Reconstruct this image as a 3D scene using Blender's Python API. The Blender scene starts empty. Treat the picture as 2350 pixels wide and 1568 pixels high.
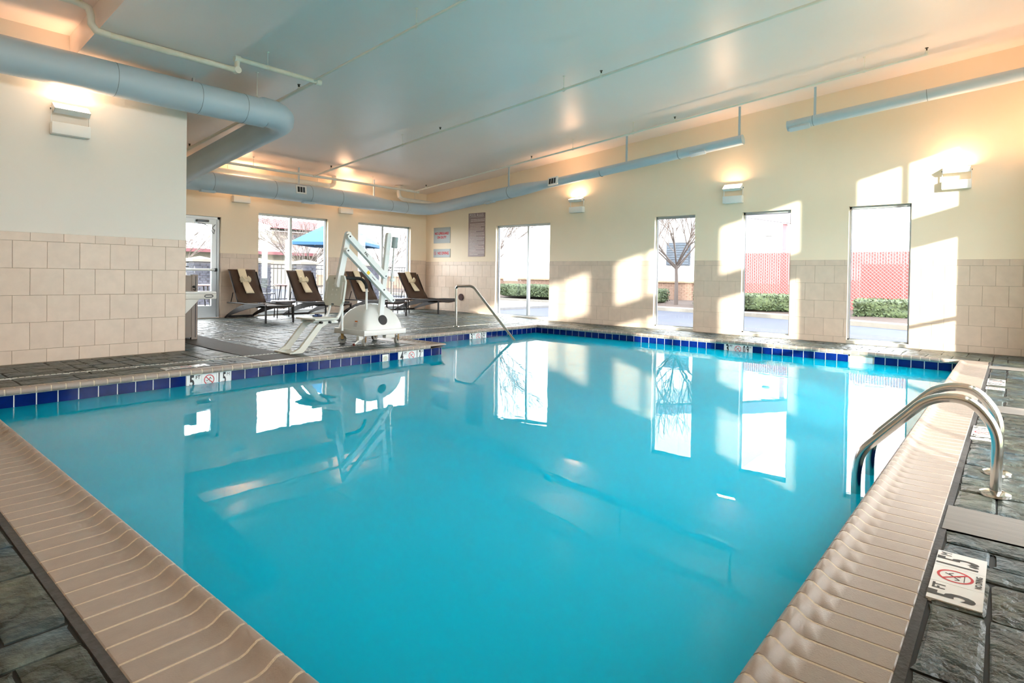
import bpy, bmesh, math, random
from mathutils import Vector, Matrix, noise
random.seed(7)
SC = bpy.context.scene
COL = SC.collection
PI = math.pi

# ------------------------------------------------------------------ camera
EYE = 1.07
yaw, pitch, roll = math.radians(40.266), math.radians(-0.68), math.radians(-0.89)
fw = Vector((math.cos(yaw)*math.cos(pitch), math.sin(yaw)*math.cos(pitch), math.sin(pitch)))
r0 = Vector((math.sin(yaw), -math.cos(yaw), 0)); d0 = fw.cross(r0)
rt = math.cos(roll)*r0 + math.sin(roll)*d0
dn = -math.sin(roll)*r0 + math.cos(roll)*d0
cam = bpy.data.cameras.new('camera'); camo = bpy.data.objects.new('camera', cam); COL.objects.link(camo)
R3 = Matrix((rt, -dn, -fw)).transposed()
camo.matrix_world = Matrix.Translation((0, 0, EYE)) @ R3.to_4x4()
cam.sensor_width = 36.0; cam.lens = 1359.0/2350*36; cam.shift_y = -(784-648.5)/2350
cam.clip_start = 0.02; cam.clip_end = 400
SC.camera = camo

# ------------------------------------------------------------------ sky, sun, exposure
world = bpy.data.worlds.new('sky'); SC.world = world; world.use_nodes = True
bg = world.node_tree.nodes['Background']
bg.inputs[0].default_value = (1.0, 0.975, 0.965, 1); bg.inputs[1].default_value = 4.4
sun = bpy.data.lights.new('sun', 'SUN'); suno = bpy.data.objects.new('sun', sun); COL.objects.link(suno)
sun.energy = 4.6; sun.color = (1.0, 0.90, 0.76); sun.angle = 0.018
suno.rotation_euler = Vector((1.1, 1.0, -0.30)).to_track_quat('-Z', 'Y').to_euler()
suno.location = (-20, -20, 9)
SC.view_settings.view_transform = 'Standard'; SC.view_settings.look = 'None'
SC.view_settings.exposure = 1.76; SC.view_settings.gamma = 1.0
SC.view_settings.use_curve_mapping = False
SC.cycles.max_bounces = 8; SC.cycles.diffuse_bounces = 5; SC.cycles.glossy_bounces = 3
SC.cycles.use_adaptive_sampling = True; SC.cycles.adaptive_threshold = 0.03
SC.cycles.transparent_max_bounces = 16; SC.cycles.transmission_bounces = 6
SC.cycles.caustics_reflective = False; SC.cycles.caustics_refractive = False
SC.cycles.sample_clamp_indirect = 6.0

# ------------------------------------------------------------------ main dimensions (metres)
XW, YL, YB, YN, XE = 11.41, 8.417, 12.93, -0.60, -2.0   # right wall, left wall, back wall, near wall, far side behind camera
WATER = -0.14
def ceil_z(y): return 4.545 - 0.0915*y
def deck_z(x, y): return 0.07*min(1.0, max(0.0, (y-8.4)/3.5))

# ------------------------------------------------------------------ helpers
def srgb(r, g, b):
    f = lambda c: (c/255/12.92) if c/255 <= .04045 else ((c/255+.055)/1.055)**2.4
    return (f(r), f(g), f(b), 1)
MATS = {}
def mat(name, col, rough=0.5, metal=0.0, var=0.0, vscale=3.0, bump=0.0, bscale=20.0, spec=0.5, rnd=0.0, emit=0.0, detail=4.0, col2=None, stretch=None):
    if name in MATS: return MATS[name]
    m = bpy.data.materials.new(name); m.use_nodes = True; nt = m.node_tree
    b = nt.nodes['Principled BSDF']
    b.inputs['Base Color'].default_value = col; b.inputs['Roughness'].default_value = rough
    b.inputs['Metallic'].default_value = metal; b.inputs['Specular IOR Level'].default_value = spec
    if emit:
        b.inputs['Emission Color'].default_value = col; b.inputs['Emission Strength'].default_value = emit
    if var or bump or rnd or col2:
        tc = nt.nodes.new('ShaderNodeTexCoord'); vec = tc.outputs['Object']
        geo = nt.nodes.new('ShaderNodeNewGeometry'); vec = geo.outputs['Position']
        if stretch:
            mp = nt.nodes.new('ShaderNodeMapping'); mp.inputs['Scale'].default_value = stretch
            nt.links.new(vec, mp.inputs[0]); vec = mp.outputs[0]
        last = None
        if var or col2:
            n = nt.nodes.new('ShaderNodeTexNoise'); n.inputs['Scale'].default_value = vscale; n.inputs['Detail'].default_value = detail
            n.inputs['Roughness'].default_value = 0.6
            nt.links.new(vec, n.inputs['Vector'])
            rp = nt.nodes.new('ShaderNodeValToRGB'); e = rp.color_ramp.elements
            e[0].position = .32; e[1].position = .68
            if col2: e[0].color = col; e[1].color = col2
            else:
                e[0].color = tuple(c*(1-var) for c in col[:3])+(1,); e[1].color = tuple(min(1, c*(1+var)) for c in col[:3])+(1,)
            nt.links.new(n.outputs[0], rp.inputs[0]); last = rp.outputs[0]
        if rnd:
            oi = nt.nodes.new('ShaderNodeObjectInfo')
            mr = nt.nodes.new('ShaderNodeMapRange'); mr.inputs[3].default_value = 1-rnd; mr.inputs[4].default_value = 1+rnd
            nt.links.new(oi.outputs['Random'], mr.inputs[0])
            mx = nt.nodes.new('ShaderNodeMix'); mx.data_type = 'RGBA'; mx.blend_type = 'MULTIPLY'; mx.inputs[0].default_value = 1
            if last: nt.links.new(last, mx.inputs[6])
            else: mx.inputs[6].default_value = col
            nt.links.new(mr.outputs[0], mx.inputs[7]); last = mx.outputs[2]
        if last: nt.links.new(last, b.inputs['Base Color'])
        if bump:
            n2 = nt.nodes.new('ShaderNodeTexNoise'); n2.inputs['Scale'].default_value = bscale; n2.inputs['Detail'].default_value = 5
            nt.links.new(vec, n2.inputs['Vector'])
            bp = nt.nodes.new('ShaderNodeBump'); bp.inputs['Strength'].default_value = bump; bp.inputs['Distance'].default_value = 0.01
            nt.links.new(n2.outputs[0], bp.inputs['Height']); nt.links.new(bp.outputs[0], b.inputs['Normal'])
    MATS[name] = m
    return m

class MB:
    """collects shapes, builds one mesh object"""
    def __init__(s): s.v = []; s.f = []; s.mi = []; s.sm = []
    def add(s, vs, fs, mi=0, sm=False, M=None):
        o = len(s.v)
        s.v += [tuple(M @ Vector(p)) if M else tuple(p) for p in vs]
        s.f += [tuple(i+o for i in f) for f in fs]; s.mi += [mi]*len(fs); s.sm += [sm]*len(fs)
        return s
    def box(s, a, b, mi=0, M=None):
        x0, y0, z0 = a; x1, y1, z1 = b
        if x0 > x1: x0, x1 = x1, x0
        if y0 > y1: y0, y1 = y1, y0
        if z0 > z1: z0, z1 = z1, z0
        vs = [(x0,y0,z0),(x1,y0,z0),(x1,y1,z0),(x0,y1,z0),(x0,y0,z1),(x1,y0,z1),(x1,y1,z1),(x0,y1,z1)]
        return s.add(vs, [(0,3,2,1),(4,5,6,7),(0,1,5,4),(1,2,6,5),(2,3,7,6),(3,0,4,7)], mi, False, M)
    def rbox(s, a, b, r=0.01, mi=0, M=None, seg=2):
        bm = bmesh.new(); bmesh.ops.create_cube(bm, size=1)
        for v in bm.verts: v.co = Vector([a[i]+(b[i]-a[i])*(v.co[i]+.5) for i in range(3)])
        bmesh.ops.bevel(bm, geom=bm.edges[:], offset=r, segments=seg, affect='EDGES', profile=.5)
        s.bm(bm, mi, True, M); return s
    def bm(s, bm, mi=0, sm=False, M=None):
        bm.verts.index_update()
        s.add([v.co[:] for v in bm.verts], [[v.index for v in f.verts] for f in bm.faces], mi, sm, M); bm.free(); return s
    def tube(s, pts, r, n=10, mi=0, cap=True, M=None, closed=False):
        pts = [Vector(p) for p in pts]; rs = r if isinstance(r, (list, tuple)) else [r]*len(pts)
        vs = []; fs = []; up = None; L = len(pts)
        for i, p in enumerate(pts):
            if i == 0: t = pts[1]-p
            elif i == L-1: t = p-pts[i-1]
            else: t = (pts[i+1]-p).normalized()+(p-pts[i-1]).normalized()
            t.normalize()
            if up is None:
                up = Vector((0,0,1)) if abs(t.z) < .9 else Vector((1,0,0))
            a = (up - t*up.dot(t))
            if a.length < 1e-6: a = t.orthogonal()
            a.normalize(); b = t.cross(a); up = a
            k = 1.0
            if 0 < i < L-1:
                c = (pts[i+1]-p).normalized().dot((p-pts[i-1]).normalized())
                k = 1/max(.5, math.sqrt(max(.05, (1+c)/2)))
            for j in range(n):
                an = 2*PI*j/n
                vs.append(tuple(p + (a*math.cos(an)+b*math.sin(an))*rs[i]*(k if k < 1.2 else 1.2)))
        for i in range(L-1):
            for j in range(n):
                fs.append((i*n+j, i*n+(j+1) % n, (i+1)*n+(j+1) % n, (i+1)*n+j))
        o = len(s.v); s.add(vs, fs, mi, True, M)
        if cap:
            s.add(vs[:n], [tuple(range(n))[::-1]], mi, False, M); s.add(vs[-n:], [tuple(range(n))], mi, False, M)
        return s
    def cyl(s, c0, c1, r, n=16, mi=0, M=None, r2=None):
        return s.tube([c0, c1], [r, r if r2 is None else r2], n, mi, True, M)
    def prism(s, poly, axis, a, b, mi=0, sm=False, M=None):
        """poly: 2D points, extruded along axis 0/1/2 from a to b"""
        def P(p, t):
            if axis == 0: return (t, p[0], p[1])
            if axis == 1: return (p[0], t, p[1])
            return (p[0], p[1], t)
        n = len(poly); vs = [P(p, a) for p in poly]+[P(p, b) for p in poly]
        fs = [(i, (i+1) % n, n+(i+1) % n, n+i) for i in range(n)]
        s.add(vs, fs, mi, sm, M); s.add(vs[:n], [tuple(range(n))[::-1]], mi, False, M); s.add(vs[n:], [tuple(range(n))], mi, False, M)
        return s
    def lathe(s, prof, n=20, mi=0, M=None):
        vs = []; fs = []
        for r, z in prof:
            for j in range(n): vs.append((r*math.cos(2*PI*j/n), r*math.sin(2*PI*j/n), z))
        for i in range(len(prof)-1):
            for j in range(n): fs.append((i*n+j, i*n+(j+1) % n, (i+1)*n+(j+1) % n, (i+1)*n+j))
        return s.add(vs, fs, mi, True, M)
    def mesh(s, name, mats):
        me = bpy.data.meshes.new(name); me.from_pydata(s.v, [], s.f)
        for m in (mats if isinstance(mats, (list, tuple)) else [mats]): me.materials.append(m)
        me.polygons.foreach_set('material_index', s.mi); me.polygons.foreach_set('use_smooth', s.sm)
        bm = bmesh.new(); bm.from_mesh(me)
        if len(bm.verts) < 60000: bmesh.ops.remove_doubles(bm, verts=bm.verts, dist=1e-5)
        bmesh.ops.recalc_face_normals(bm, faces=bm.faces); bm.to_mesh(me); bm.free()
        if any(s.sm): me.set_sharp_from_angle(angle=math.radians(38))
        return me
    def build(s, name, mats, parent=None):
        return link(name, s.mesh(name, mats), parent)
def link(name, data, parent=None):
    o = bpy.data.objects.new(name, data); COL.objects.link(o)
    if parent is not None:
        o.parent = parent
        o.matrix_parent_inverse = Matrix.Identity(4)
        pw = world_of(parent); o.matrix_basis = pw.inverted()
    return o
_W = {}
def world_of(o):
    m = o.matrix_basis.copy()
    while o.parent is not None:
        o = o.parent; m = o.matrix_basis @ m
    return m
def tag(o, label=None, cat=None, group=None, kind=None):
    if label: o['label'] = label
    if cat: o['category'] = cat
    if group: o['group'] = group
    if kind: o['kind'] = kind
    return o
def thing(name, label, cat, loc=(0,0,0), group=None, kind=None):
    o = bpy.data.objects.new(name, None); COL.objects.link(o); o.location = loc; o.empty_display_size = .1
    return tag(o, label, cat, group, kind)
def copy_tree(o, parent=None):
    c = o.copy(); COL.objects.link(c)
    if parent is not None: c.parent = parent
    for ch in list(o.children): copy_tree(ch, c)
    return c
def text_mesh(txt, size, mi_mat, name='lettering', sx=1.0, bold=0.0, align='CENTER', spacing=1.0):
    """flat text in local XY plane (x right, y up)"""
    cu = bpy.data.curves.new('txt', 'FONT'); cu.body = txt; cu.size = size; cu.align_x = align; cu.align_y = 'CENTER'
    cu.offset = bold; cu.space_line = spacing; cu.resolution_u = 3
    ob = bpy.data.objects.new('txt', cu); COL.objects.link(ob)
    dg = bpy.context.evaluated_depsgraph_get(); dg.update()
    me = bpy.data.meshes.new_from_object(ob.evaluated_get(dg))
    bpy.data.objects.remove(ob); bpy.data.curves.remove(cu)
    for v in me.vertices: v.co.x *= sx
    me.materials.clear(); me.materials.append(mi_mat); me.name = name
    return me
def frame_mat(o, ux, uy):
    ux = Vector(ux).normalized(); uy = Vector(uy).normalized(); n = ux.cross(uy)
    m = Matrix((ux, uy, n)).transposed().to_4x4(); m.translation = Vector(o); return m
def place_mesh(name, me, M, parent):
    me.transform(M); return link(name, me, parent)

# ------------------------------------------------------------------ materials
PAINT = mat('cream_wall_paint', srgb(250,233,207), .55, var=.02, vscale=.8, bump=.04, bscale=60)
PAINTL = mat('pale_wall_paint', srgb(236,231,222), .55, var=.02, vscale=.8, bump=.04, bscale=60)
GROUT = mat('beige_grout', srgb(168,152,130), .9)
TILE = mat('beige_ceramic_tile', srgb(222,202,183), .32, var=.045, vscale=7, bump=.03, bscale=30, rnd=.03)
CEIL = mat('ceiling_paint', srgb(245,233,228), .36, var=.02, vscale=.6, bump=.05, bscale=2.5)
ALU = mat('brushed_aluminium', srgb(188,194,198), .35, metal=.6)
ALUD = mat('dark_gasket', srgb(60,66,74), .6)  # dark grey of the gaskets, screws and small slots
DUCT = mat('blue_grey_duct_paint', srgb(190,208,220), .42, var=.02, vscale=2)
SEAM = mat('duct_seam', srgb(120,135,145), .5)
WHITE = mat('white_powder_coat', srgb(236,238,236), .35, var=.015, vscale=5)
WHITEP = mat('white_plastic', srgb(226,226,220), .4)
BLACK = mat('black_rubber', srgb(28,28,30), .6)
STEEL = mat('polished_stainless', srgb(205,203,198), .16, metal=1.0, bump=.02, bscale=40)
PIPE = mat('painted_pipe', srgb(236,234,224), .5, var=.03, vscale=9)
RUSTY = mat('painted_pipe_rust', srgb(238,234,222), .55, col2=srgb(224,218,200), vscale=6)
BRASS = mat('sprinkler_brass', srgb(58,50,40), .5, metal=.5)
COPE = mat('tan_coping_brick', srgb(160,145,134), .42, var=.05, vscale=18, bump=.12, bscale=160, rnd=.03)
COPEG = mat('sandy_grout', srgb(208,192,170), .95, var=.1, vscale=120, bump=.3, bscale=200)
BLUE = mat('cobalt_glazed_tile', srgb(5,30,96), .10, var=.25, vscale=10, rnd=.12, spec=.18)
GROUTW = mat('white_grout', srgb(225,228,224), .8)
PLASTER = mat('pool_plaster', srgb(196,228,228), .7, var=.03, vscale=3)
CONC = mat('brushed_concrete', srgb(126,119,112), .75, var=.08, vscale=30, bump=.25, bscale=90, stretch=(1,.08,1))
CONCG = mat('dark_joint_sealant', srgb(74,71,70), .8, var=.2, vscale=40, bump=.4, bscale=60)
INK = mat('black_print', srgb(38,38,40), .5)
INKR = mat('red_print', srgb(196,28,42), .5)
MARK = mat('white_marker_tile', srgb(232,232,230), .25)
BROWN = mat('brown_sling_fabric', srgb(72,52,38), .75, var=.08, vscale=60, bump=.2, bscale=300)
DARKF = mat('dark_brown_frame', srgb(30,25,24), .42, spec=.2)
TOWEL = mat('cream_terry_towel', srgb(240,226,196), .95, var=.03, vscale=30, bump=.5, bscale=260)
CABIN = mat('taupe_cabinet', srgb(150,138,130), .5)
def stone_mat():
    m = bpy.data.materials.new('slate_stamped_stone'); m.use_nodes = True; nt = m.node_tree; b = nt.nodes['Principled BSDF']
    geo = nt.nodes.new('ShaderNodeNewGeometry'); oi = nt.nodes.new('ShaderNodeObjectInfo'); L = nt.links.new
    def noise_(scale, detail, rough, dist):
        n = nt.nodes.new('ShaderNodeTexNoise'); n.inputs['Scale'].default_value = scale; n.inputs['Detail'].default_value = detail
        n.inputs['Roughness'].default_value = rough; n.inputs['Distortion'].default_value = dist
        L(geo.outputs['Position'], n.inputs['Vector']); return n.outputs[0]
    def ramp(src, stops):
        r = nt.nodes.new('ShaderNodeValToRGB'); e = r.color_ramp.elements
        e[0].position, e[0].color = stops[0]; e[1].position, e[1].color = stops[-1]
        for p, c in stops[1:-1]: k = e.new(p); k.color = c
        L(src, r.inputs[0]); return r.outputs[0]
    def mix(a, b_, fac, mode='MULTIPLY'):
        x = nt.nodes.new('ShaderNodeMix'); x.data_type = 'RGBA'; x.blend_type = mode
        if isinstance(fac, float): x.inputs[0].default_value = fac
        else: L(fac, x.inputs[0])
        L(a, x.inputs[6]); L(b_, x.inputs[7]); return x.outputs[2]
    hue = ramp(noise_(2.2, 4, .55, 0), [(.36, srgb(66,84,92)), (.5, srgb(72,80,76)), (.64, srgb(86,90,78))])
    val = ramp(noise_(11, 8, .62, 0), [(.28, (.42,.42,.42,1)), (.5, (.85,.85,.85,1)), (.74, (1.9,1.9,1.9,1))])
    cr = noise_(3.0, 4, .5, 0)
    sb = nt.nodes.new('ShaderNodeMath'); sb.operation = 'SUBTRACT'; L(cr, sb.inputs[0]); sb.inputs[1].default_value = .5
    ab = nt.nodes.new('ShaderNodeMath'); ab.operation = 'ABSOLUTE'; L(sb.outputs[0], ab.inputs[0])
    crack = ramp(ab.outputs[0], [(0.0, (.35,.35,.35,1)), (.012, (.8,.8,.8,1)), (.03, (1,1,1,1))])
    mr = nt.nodes.new('ShaderNodeMapRange'); mr.inputs[3].default_value = .8; mr.inputs[4].default_value = 1.2
    L(oi.outputs['Random'], mr.inputs[0])
    L(mix(mix(mix(hue, val, 1.0), crack, 1.0), mr.outputs[0], 1.0), b.inputs['Base Color'])
    b.inputs['Roughness'].default_value = .40; b.inputs['Specular IOR Level'].default_value = .30
    hsum = nt.nodes.new('ShaderNodeMath'); hsum.operation = 'MULTIPLY_ADD'; L(noise_(7, 6, .55, 0), hsum.inputs[0]); hsum.inputs[1].default_value = 1.0
    h2 = nt.nodes.new('ShaderNodeMath'); h2.operation = 'MULTIPLY'; L(ab.outputs[0], h2.inputs[0]); h2.inputs[1].default_value = 1.6
    h3 = nt.nodes.new('ShaderNodeMath'); h3.operation = 'MINIMUM'; L(h2.outputs[0], h3.inputs[0]); h3.inputs[1].default_value = .12
    L(h3.outputs[0], hsum.inputs[2])
    bp = nt.nodes.new('ShaderNodeBump'); bp.inputs['Strength'].default_value = 1.0; bp.inputs['Distance'].default_value = .045
    L(hsum.outputs[0], bp.inputs['Height']); L(bp.outputs[0], b.inputs['Normal'])
    return m
STONE = stone_mat()
STONEJ = mat('stamped_stone_joint', srgb(30,31,31), .7)
def glass_mat():
    m = bpy.data.materials.new('window_glass'); m.use_nodes = True; nt = m.node_tree; nt.nodes.clear()
    out = nt.nodes.new('ShaderNodeOutputMaterial'); tr = nt.nodes.new('ShaderNodeBsdfTransparent'); gl = nt.nodes.new('ShaderNodeBsdfGlossy')
    tr.inputs[0].default_value = (.93, .96, .97, 1); gl.inputs['Roughness'].default_value = .0
    geo = nt.nodes.new('ShaderNodeNewGeometry')      # Schlick reflectance, the same from both faces of the pane
    dt = nt.nodes.new('ShaderNodeVectorMath'); dt.operation = 'DOT_PRODUCT'
    nt.links.new(geo.outputs['Normal'], dt.inputs[0]); nt.links.new(geo.outputs['Incoming'], dt.inputs[1])
    def math_(op, a, b=None):
        n = nt.nodes.new('ShaderNodeMath'); n.operation = op
        for i, v in enumerate((a, b)):
            if v is None: continue
            if isinstance(v, (int, float)): n.inputs[i].default_value = v
            else: nt.links.new(v, n.inputs[i])
        return n.outputs[0]
    c = math_('SUBTRACT', 1.0, math_('ABSOLUTE', dt.outputs['Value']))
    fac = math_('ADD', math_('MULTIPLY', math_('POWER', c, 5.0), .9), .05)
    mx = nt.nodes.new('ShaderNodeMixShader'); nt.links.new(fac, mx.inputs[0])
    nt.links.new(tr.outputs[0], mx.inputs[1]); nt.links.new(gl.outputs[0], mx.inputs[2]); nt.links.new(mx.outputs[0], out.inputs[0])
    return m
GLASS = glass_mat()
def water_mat():
    m = bpy.data.materials.new('pool_water'); m.use_nodes = True; nt = m.node_tree; nt.nodes.clear()
    out = nt.nodes.new('ShaderNodeOutputMaterial')
    geo = nt.nodes.new('ShaderNodeNewGeometry')
    n1 = nt.nodes.new('ShaderNodeTexNoise'); n1.inputs['Scale'].default_value = 1.6; n1.inputs['Detail'].default_value = 3; n1.inputs['Distortion'].default_value = .6
    nt.links.new(geo.outputs['Position'], n1.inputs['Vector'])
    n2 = nt.nodes.new('ShaderNodeTexNoise'); n2.inputs['Scale'].default_value = .5; n2.inputs['Detail'].default_value = 1
    nt.links.new(geo.outputs['Position'], n2.inputs['Vector'])
    pw = nt.nodes.new('ShaderNodeMapRange'); pw.inputs[1].default_value = .5; pw.inputs[2].default_value = .72; pw.inputs[3].default_value = .15; pw.inputs[4].default_value = 1
    nt.links.new(n2.outputs[0], pw.inputs[0])
    ml = nt.nodes.new('ShaderNodeMath'); ml.operation = 'MULTIPLY'; nt.links.new(n1.outputs[0], ml.inputs[0]); nt.links.new(pw.outputs[0], ml.inputs[1])
    bp = nt.nodes.new('ShaderNodeBump'); bp.inputs['Strength'].default_value = .10; bp.inputs['Distance'].default_value = .03
    nt.links.new(ml.outputs[0], bp.inputs['Height'])
    # cloudy body: light spreads sideways under the surface; mirror-like skin on top
    body = nt.nodes.new('ShaderNodeBsdfPrincipled'); m_ = body
    body.subsurface_method = 'BURLEY'
    body.inputs['Base Color'].default_value = (0.0, .47, .69, 1)
    body.inputs['Subsurface Weight'].default_value = 1.0; body.inputs['Subsurface Scale'].default_value = 1.2
    body.inputs['Subsurface Radius'].default_value = (.8, 1.0, 1.0)
    body.inputs['Roughness'].default_value = .9; body.inputs['Specular IOR Level'].default_value = 0.0
    gl = nt.nodes.new('ShaderNodeBsdfGlossy'); gl.inputs['Roughness'].default_value = .0
    nt.links.new(bp.outputs[0], gl.inputs['Normal'])
    fr = nt.nodes.new('ShaderNodeFresnel'); fr.inputs[0].default_value = 1.34; nt.links.new(bp.outputs[0], fr.inputs['Normal'])
    mx = nt.nodes.new('ShaderNodeMixShader'); nt.links.new(fr.outputs[0], mx.inputs[0])
    nt.links.new(body.outputs[0], mx.inputs[1]); nt.links.new(gl.outputs[0], mx.inputs[2]); nt.links.new(mx.outputs[0], out.inputs[0])
    return m
WATERM = water_mat()
def lamp_mat(name, col, s):
    m = bpy.data.materials.new(name); m.use_nodes = True; nt = m.node_tree; nt.nodes.clear()
    out = nt.nodes.new('ShaderNodeOutputMaterial'); em = nt.nodes.new('ShaderNodeEmission')
    em.inputs[0].default_value = col; em.inputs[1].default_value = s; nt.links.new(em.outputs[0], out.inputs[0]); return m
LAMP = lamp_mat('warm_lamp_glow', (1.0, .56, .31, 1), 27.0)

# ------------------------------------------------------------------ room shell
ZTR, ZTB, ZTL = 1.425, 1.452, 1.470
def wall(name, axis, pos, out, u0, u1, z0, z1, openings, ztop, label, paint=PAINT):
    """axis 'x': plane X=pos, u=Y; axis 'y': plane Y=pos, u=X. out=+1/-1: thickness direction. openings (u0,u1,z0,z1)"""
    th = .20
    us = sorted(set([u0, u1]+[o[0] for o in openings]+[o[1] for o in openings]))
    zs = sorted(set([z0, z1]+([ztop] if ztop else [])+[o[2] for o in openings]+[o[3] for o in openings]))
    us = [u for u in us if u0 <= u <= u1]; zs = [z for z in zs if z0 <= z <= z1]
    solid = lambda i, j: 0 <= i < len(us)-1 and 0 <= j < len(zs)-1 and not any(o[0] < (us[i]+us[i+1])/2 < o[1] and o[2] < (zs[j]+zs[j+1])/2 < o[3] for o in openings)
    P = (lambda u, z, t: (pos+out*t, u, z)) if axis == 'x' else (lambda u, z, t: (u, pos+out*t, z))
    mb = MB()
    for i in range(len(us)-1):
        for j in range(len(zs)-1):
            if not solid(i, j): continue
            a, b, c, d = us[i], us[i+1], zs[j], zs[j+1]; low = ztop and (c+d)/2 < ztop
            mb.add([P(a,c,.006),P(b,c,.006),P(b,d,.006),P(a,d,.006)], [(0,1,2,3)], 1 if low else 0)
            mb.add([P(a,c,th),P(b,c,th),P(b,d,th),P(a,d,th)], [(0,1,2,3)], 0)
            jm = 2 if low else 0; t0 = 0.0 if low else .006
            if not solid(i-1, j): mb.add([P(a,c,t0),P(a,d,t0),P(a,d,th),P(a,c,th)], [(0,1,2,3)], jm)
            if not solid(i+1, j): mb.add([P(b,c,t0),P(b,d,t0),P(b,d,th),P(b,c,th)], [(0,1,2,3)], jm)
            if not solid(i, j-1): mb.add([P(a,c,.006),P(b,c,.006),P(b,c,th),P(a,c,th)], [(0,1,2,3)], 0)
            if not solid(i, j+1): mb.add([P(a,d,.006),P(b,d,.006),P(b,d,th),P(a,d,th)], [(0,1,2,3)], 0)
    me = bpy.data.meshes.new(name); me.from_pydata(mb.v, [], mb.f)
    for m in (paint, GROUT, TILE): me.materials.append(m)
    me.polygons.foreach_set('material_index', mb.mi)
    o = link(name, me); return tag(o, label, 'wall', kind='structure')
TILE_CACHE = {}
def tile_mesh(axis, out, du, dz):
    k = (axis, out, round(du, 3), round(dz, 3))
    if k not in TILE_CACHE:
        t = .006; b = .0015; mb = MB()
        P = (lambda u, z, d: (out*d, u, z)) if axis == 'x' else (lambda u, z, d: (u, out*d, z))
        vs = [P(-du/2,-dz/2,t+.004),P(du/2,-dz/2,t+.004),P(du/2,dz/2,t+.004),P(-du/2,dz/2,t+.004),
              P(-du/2,-dz/2,b),P(du/2,-dz/2,b),P(du/2,dz/2,b),P(-du/2,dz/2,b),
              P(-du/2+b,-dz/2+b,0),P(du/2-b,-dz/2+b,0),P(du/2-b,dz/2-b,0),P(-du/2+b,dz/2-b,0)]
        fs = [(8,9,10,11)]+[(i, (i+1) % 4, 4+(i+1) % 4, 4+i) for i in range(4)]+[(4+i, 4+(i+1) % 4, 8+(i+1) % 4, 8+i) for i in range(4)]
        mb.add(vs, fs); TILE_CACHE[k] = mb.mesh('tile', TILE)
    return TILE_CACHE[k]
def tile_wall(parent, axis, pos, out, u0, u1, ztop, uoff, openings, n_full=4):
    p = .3088; g = .004; rows = [(ztop-.097, ztop)]; z = ztop-.097
    for k in range(n_full): rows.append((z-.3052, z)); z -= .3052
    rows.append((0.0, z))
    for ri, (za, zb) in enumerate(rows):
        off = uoff+(p/2 if ri % 2 else 0)
        k0 = math.floor((u0-off)/p)-1; k = k0
        while off+k*p < u1:
            a, b = off+k*p, off+(k+1)*p; k += 1
            segs = [(max(a, u0), min(b, u1))]
            for o in openings:
                if o[2] > zb-.02: continue
                ns = []
                for (s, e) in segs:
                    if e <= o[0] or s >= o[1]: ns.append((s, e))
                    else:
                        if s < o[0]: ns.append((s, o[0]))
                        if e > o[1]: ns.append((o[1], e))
                segs = ns
            for s, e in segs:
                if e-s < .02: continue
                du, dz = e-s-g*.75, zb-za-g*.75
                c = ((s+e)/2, (za+zb)/2)
                ob = link('tile', tile_mesh(axis, out, du, dz), parent)
                ob.location = (pos, c[0], c[1]) if axis == 'x' else (c[0], pos, c[1])

OPR = [(8.50,10.24,.02,2.348),(4.89,5.77,.02,2.346),(3.09,3.955,.02,2.338),(1.275,2.166,.02,2.334)]
OPB = [(4.62,5.63,.075,2.215),(6.455,8.22,.11,2.39),(9.10,10.84,.11,2.382)]
NEAR = [(8.30,10.0),(5.75,7.50),(3.2,4.97),(.85,2.6),(-1.7,.1)]
OPN = [(a,b,.06,2.23) for a, b in NEAR[:3]]+[(a,b,2.60,3.62) for a, b in NEAR]
wall_right = wall('wall_right', 'x', XW, 1, YN-.2, YB+.2, -.1, 4.70, OPR, ZTR, 'long cream wall with beige tile wainscot and four tall windows')
tile_wall(wall_right, 'x', XW, 1, YN, YB, ZTR, .05, OPR)
wall_back = wall('wall_back', 'y', YB, 1, 3.0, XW+.2, -.1, 3.5, OPB, ZTB, 'cream back wall with tile wainscot, glass door and two windows')
tile_wall(wall_back, 'y', YB, 1, 4.8, XW, ZTB, 5.66, OPB)
wall_left = wall('wall_left', 'y', YL, 1, XE, 3.21, -.1, 3.9, [], ZTL, 'pale projecting wall with large beige tiles beside the pool', PAINTL)
tile_wall(wall_left, 'y', YL, 1, .6, 3.21, ZTL, 1.4196-.0015+.3088/2, [])
wall_alcove = tag(MB().box((3.01, YL+.2, -.1), (3.21, YB+.2, 3.9)).build('wall_alcove', PAINT), 'return side of the projecting wall towards the back corner', 'wall', kind='structure')
wall_near = wall('wall_near', 'y', YN, -1, XE-.2, XW+.2, -.1, 4.72, OPN, None, 'window wall behind the viewer letting the low sun in')
wall_west = wall('wall_west', 'x', XE, -1, YN-.2, YL+.2, -.1, 4.72, [], None, 'plain cream end wall behind the viewer')

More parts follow.
